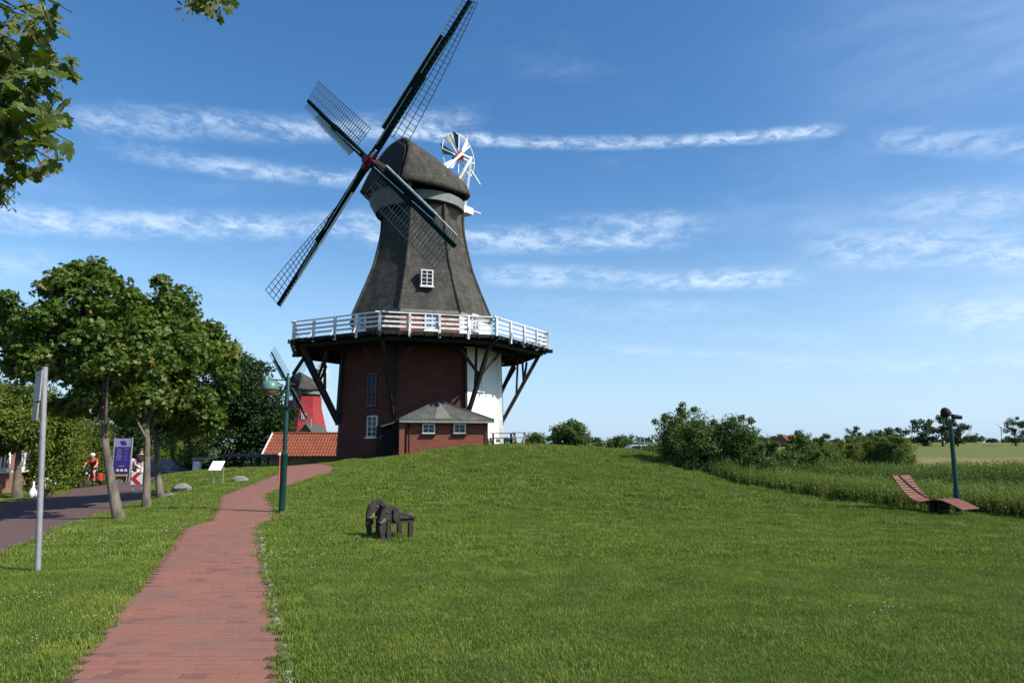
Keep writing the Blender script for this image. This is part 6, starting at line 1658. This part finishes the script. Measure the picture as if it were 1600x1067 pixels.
FX, FY = np.meshgrid(fxs, fys); FXs = FX + (FY - 48) * .12; FZ = -.30 + .05 * nrg.normal(size=FX.shape) + sst(FY, 60, 300) * 1.6
FZ[0, :] = -1.2; FZ[:, 0] = -1.2
id3 = np.arange(FX.size).reshape(FX.shape); ff_ = np.stack([id3[:-1, :-1], id3[:-1, 1:], id3[1:, 1:], id3[1:, :-1]], -1).reshape(-1, 4)
tag(link('field', mesh_np('field', np.stack([FXs, FY, FZ], -1).reshape(-1, 3), ff_, fm_, True)), kind='structure')
# crest trees beyond the mound
for i, (b_, per, cr, n_, Y, lab) in enumerate([
    ([RB(862, 918, 660, 705, 70, 2.2), RB(875, 912, 657, 690, 70, 1.6)], [90, 40], (.4, .75), 16000, 70, 'rounded dark green tree just beyond the crest of the mound'),
    ([RB(822, 850, 679, 705, 75, 1.5)], [40], (.4, .7), 6000, 75, 'small dark bush right of the picnic tables on the skyline'),
    ([RB(925, 945, 692, 706, 72, 1)], [8], (.3, .5), 900, 72, 'tiny leafy sapling on the skyline between two bushes'),
    ([RB(948, 990, 683, 708, 80, 1.8)], [60], (.4, .7), 8000, 80, 'olive green rounded bush on the skyline left of the silver car')]):
    bush('skyline_bush', b_, per, cr, n_, .2, LEAF2, M['leafbush'], lab, 'bush', None, 100 + i)
def far_tree(px0, px1, py0, py1, Y, n_, lab, seed, trunk=True, lm='leaffar', extra=None):
    bl_ = [B(px0, px1, py0, py1, Y)] + (extra or []); per = [26] + [14] * (len(bl_) - 1); r_ = bl_[0][3]
    base = (bl_[0][0], Y, -.9); return tree('field_tree', base, (bl_[0][0], Y, bl_[0][2]), r_ * .09, bl_, per, (r_ * .22, r_ * .45), n_, r_ * .16, LEAF2, M[lm], M['darkbark'], lab, 'tree', None, seed, 5)
far_tree(1450, 1492, 645, 695, 175, 3600, 'tall loose dark tree left of the garden lamp on the field edge', 110, extra=[B(1425, 1455, 650, 680, 175), B(1428, 1450, 675, 697, 175)])
far_tree(1478, 1512, 655, 697, 176, 3200, 'tall dark tree behind the garden lamp head', 111)
far_tree(1322, 1346, 665, 692, 150, 2200, 'small round tree between the willow bushes and the dark clump', 112)
far_tree(1355, 1384, 673, 695, 140, 2200, 'left half of the rounded clump behind the willow bushes', 113)
far_tree(1378, 1420, 668, 700, 142, 3200, 'right and larger half of the rounded clump behind the willow bushes', 114)
far_tree(1242, 1266, 671, 690, 190, 1900, 'round tree on a thin trunk beside the red roofed farmhouse', 115)
far_tree(1214, 1245, 678, 692, 195, 1900, 'low wide tree behind the red roofed farmhouse', 116)
far_tree(1570, 1600, 652, 692, 180, 2800, 'dark tree near the right edge of the view', 117, extra=[B(1586, 1625, 646, 690, 180)])
far_tree(1510, 1519, 677, 692, 260, 800, 'small round tree left of the pair beside the garden lamp', 118)
far_tree(1519, 1532, 676, 692, 260, 900, 'small round tree right of the pair beside the garden lamp', 119)
far_tree(1186, 1214, 682, 693, 230, 1200, 'low dark tree on the horizon right of the big shrub', 120)
# woods on the horizon
g = np.random.default_rng(5); cs, rs = [], []
for (x0, x1, Y, hh) in ((-900, -300, 700, 14), (60, 330, 420, 5), (330, 620, 520, 6), (-60, 90, 500, 7), (500, 900, 600, 6)):
    k = int((x1 - x0) / 3.2); xs_ = g.uniform(x0, x1, k); cs.append(np.c_[xs_, g.normal(Y, 8, k), -1 + hh * (.35 + .35 * np.sin(xs_ * .05) ** 2 + .25 * g.random(k))]); rs.append(g.uniform(2, 4, k))
v, f, t_, _ = leaf_cloud(g, np.concatenate(cs), np.concatenate(rs), 26000, 1.9, LEAF2, .5)
o = link('distant_woods', mesh_np('distant_woods', v, f, M['leaffar'], attrs={'tint': t_})); o['kind'] = 'stuff'
# farmhouse
q = at(1240, 690, 170); fh_ = empty('farmhouse', (q[0], 170, -.9), 0, 'distant farmhouse with red roof among the trees on the horizon', 'building')
zr = at(1240, 683.5, 170)[2]; ze = at(1240, 687.5, 170)[2]; hwid = (at(1248, 690, 170)[0] - at(1226, 690, 170)[0]) / 2
MB().box((q[0], 173, (ze - .9) / 2), (hwid * 2 - .4, 6, ze + .9)).build('wall', M['brickfar'], fh_, uv=True)
MB().add([(q[0] - hwid, 169.7, ze), (q[0] + hwid, 169.7, ze), (q[0] + hwid, 176.3, ze), (q[0] - hwid, 176.3, ze), (q[0] - hwid * .9, 173, zr + .6), (q[0] + hwid * .9, 173, zr + .6)], [(3, 2, 1, 0), (0, 1, 5, 4), (2, 3, 4, 5), (0, 4, 3), (1, 2, 5)]).build('roof', M['tile'], fh_)
for sg in (-1, 1): window(fh_, (q[0] + sg * hwid * .5, 170, .6), (0, -1, 0), .9, 1.1, 2, 2, M['white'], .12, .06, sill=False)
# wind turbines
for i, (px, py0, ang_, lab) in enumerate(((1564, 668, 25, 'distant white wind turbine near the right edge'), (1515.5, 674, 75, 'distant white wind turbine right of the garden lamp'), (1424, 674, 40, 'distant white wind turbine between the clump and the tall tree'))):
    Y = 1500.0; q = at(px, py0, Y); tb_ = empty('wind_turbine', (q[0], Y, -.9), 0, lab, 'wind turbine', 'wind turbines on the horizon')
    MB().tube([(q[0], Y, -2), (q[0], Y, q[2])], [1.5, .8], 10).build('tower', M['white'], tb_, smooth=True)
    MB().box((q[0], Y, q[2] + .4), (2.2, 5, 2.0)).build('nacelle', M['white'], tb_)
    for k in range(3):
        a = R(ang_ + 120 * k); d = np.array([math.cos(a), 0, math.sin(a)]); p0 = np.array([q[0], Y - 3, q[2] + .4]); MB().tube([p0, p0 + d * 6, p0 + d * 19], [.5, .9, .2], 5).build('blade', M['white'], tb_)
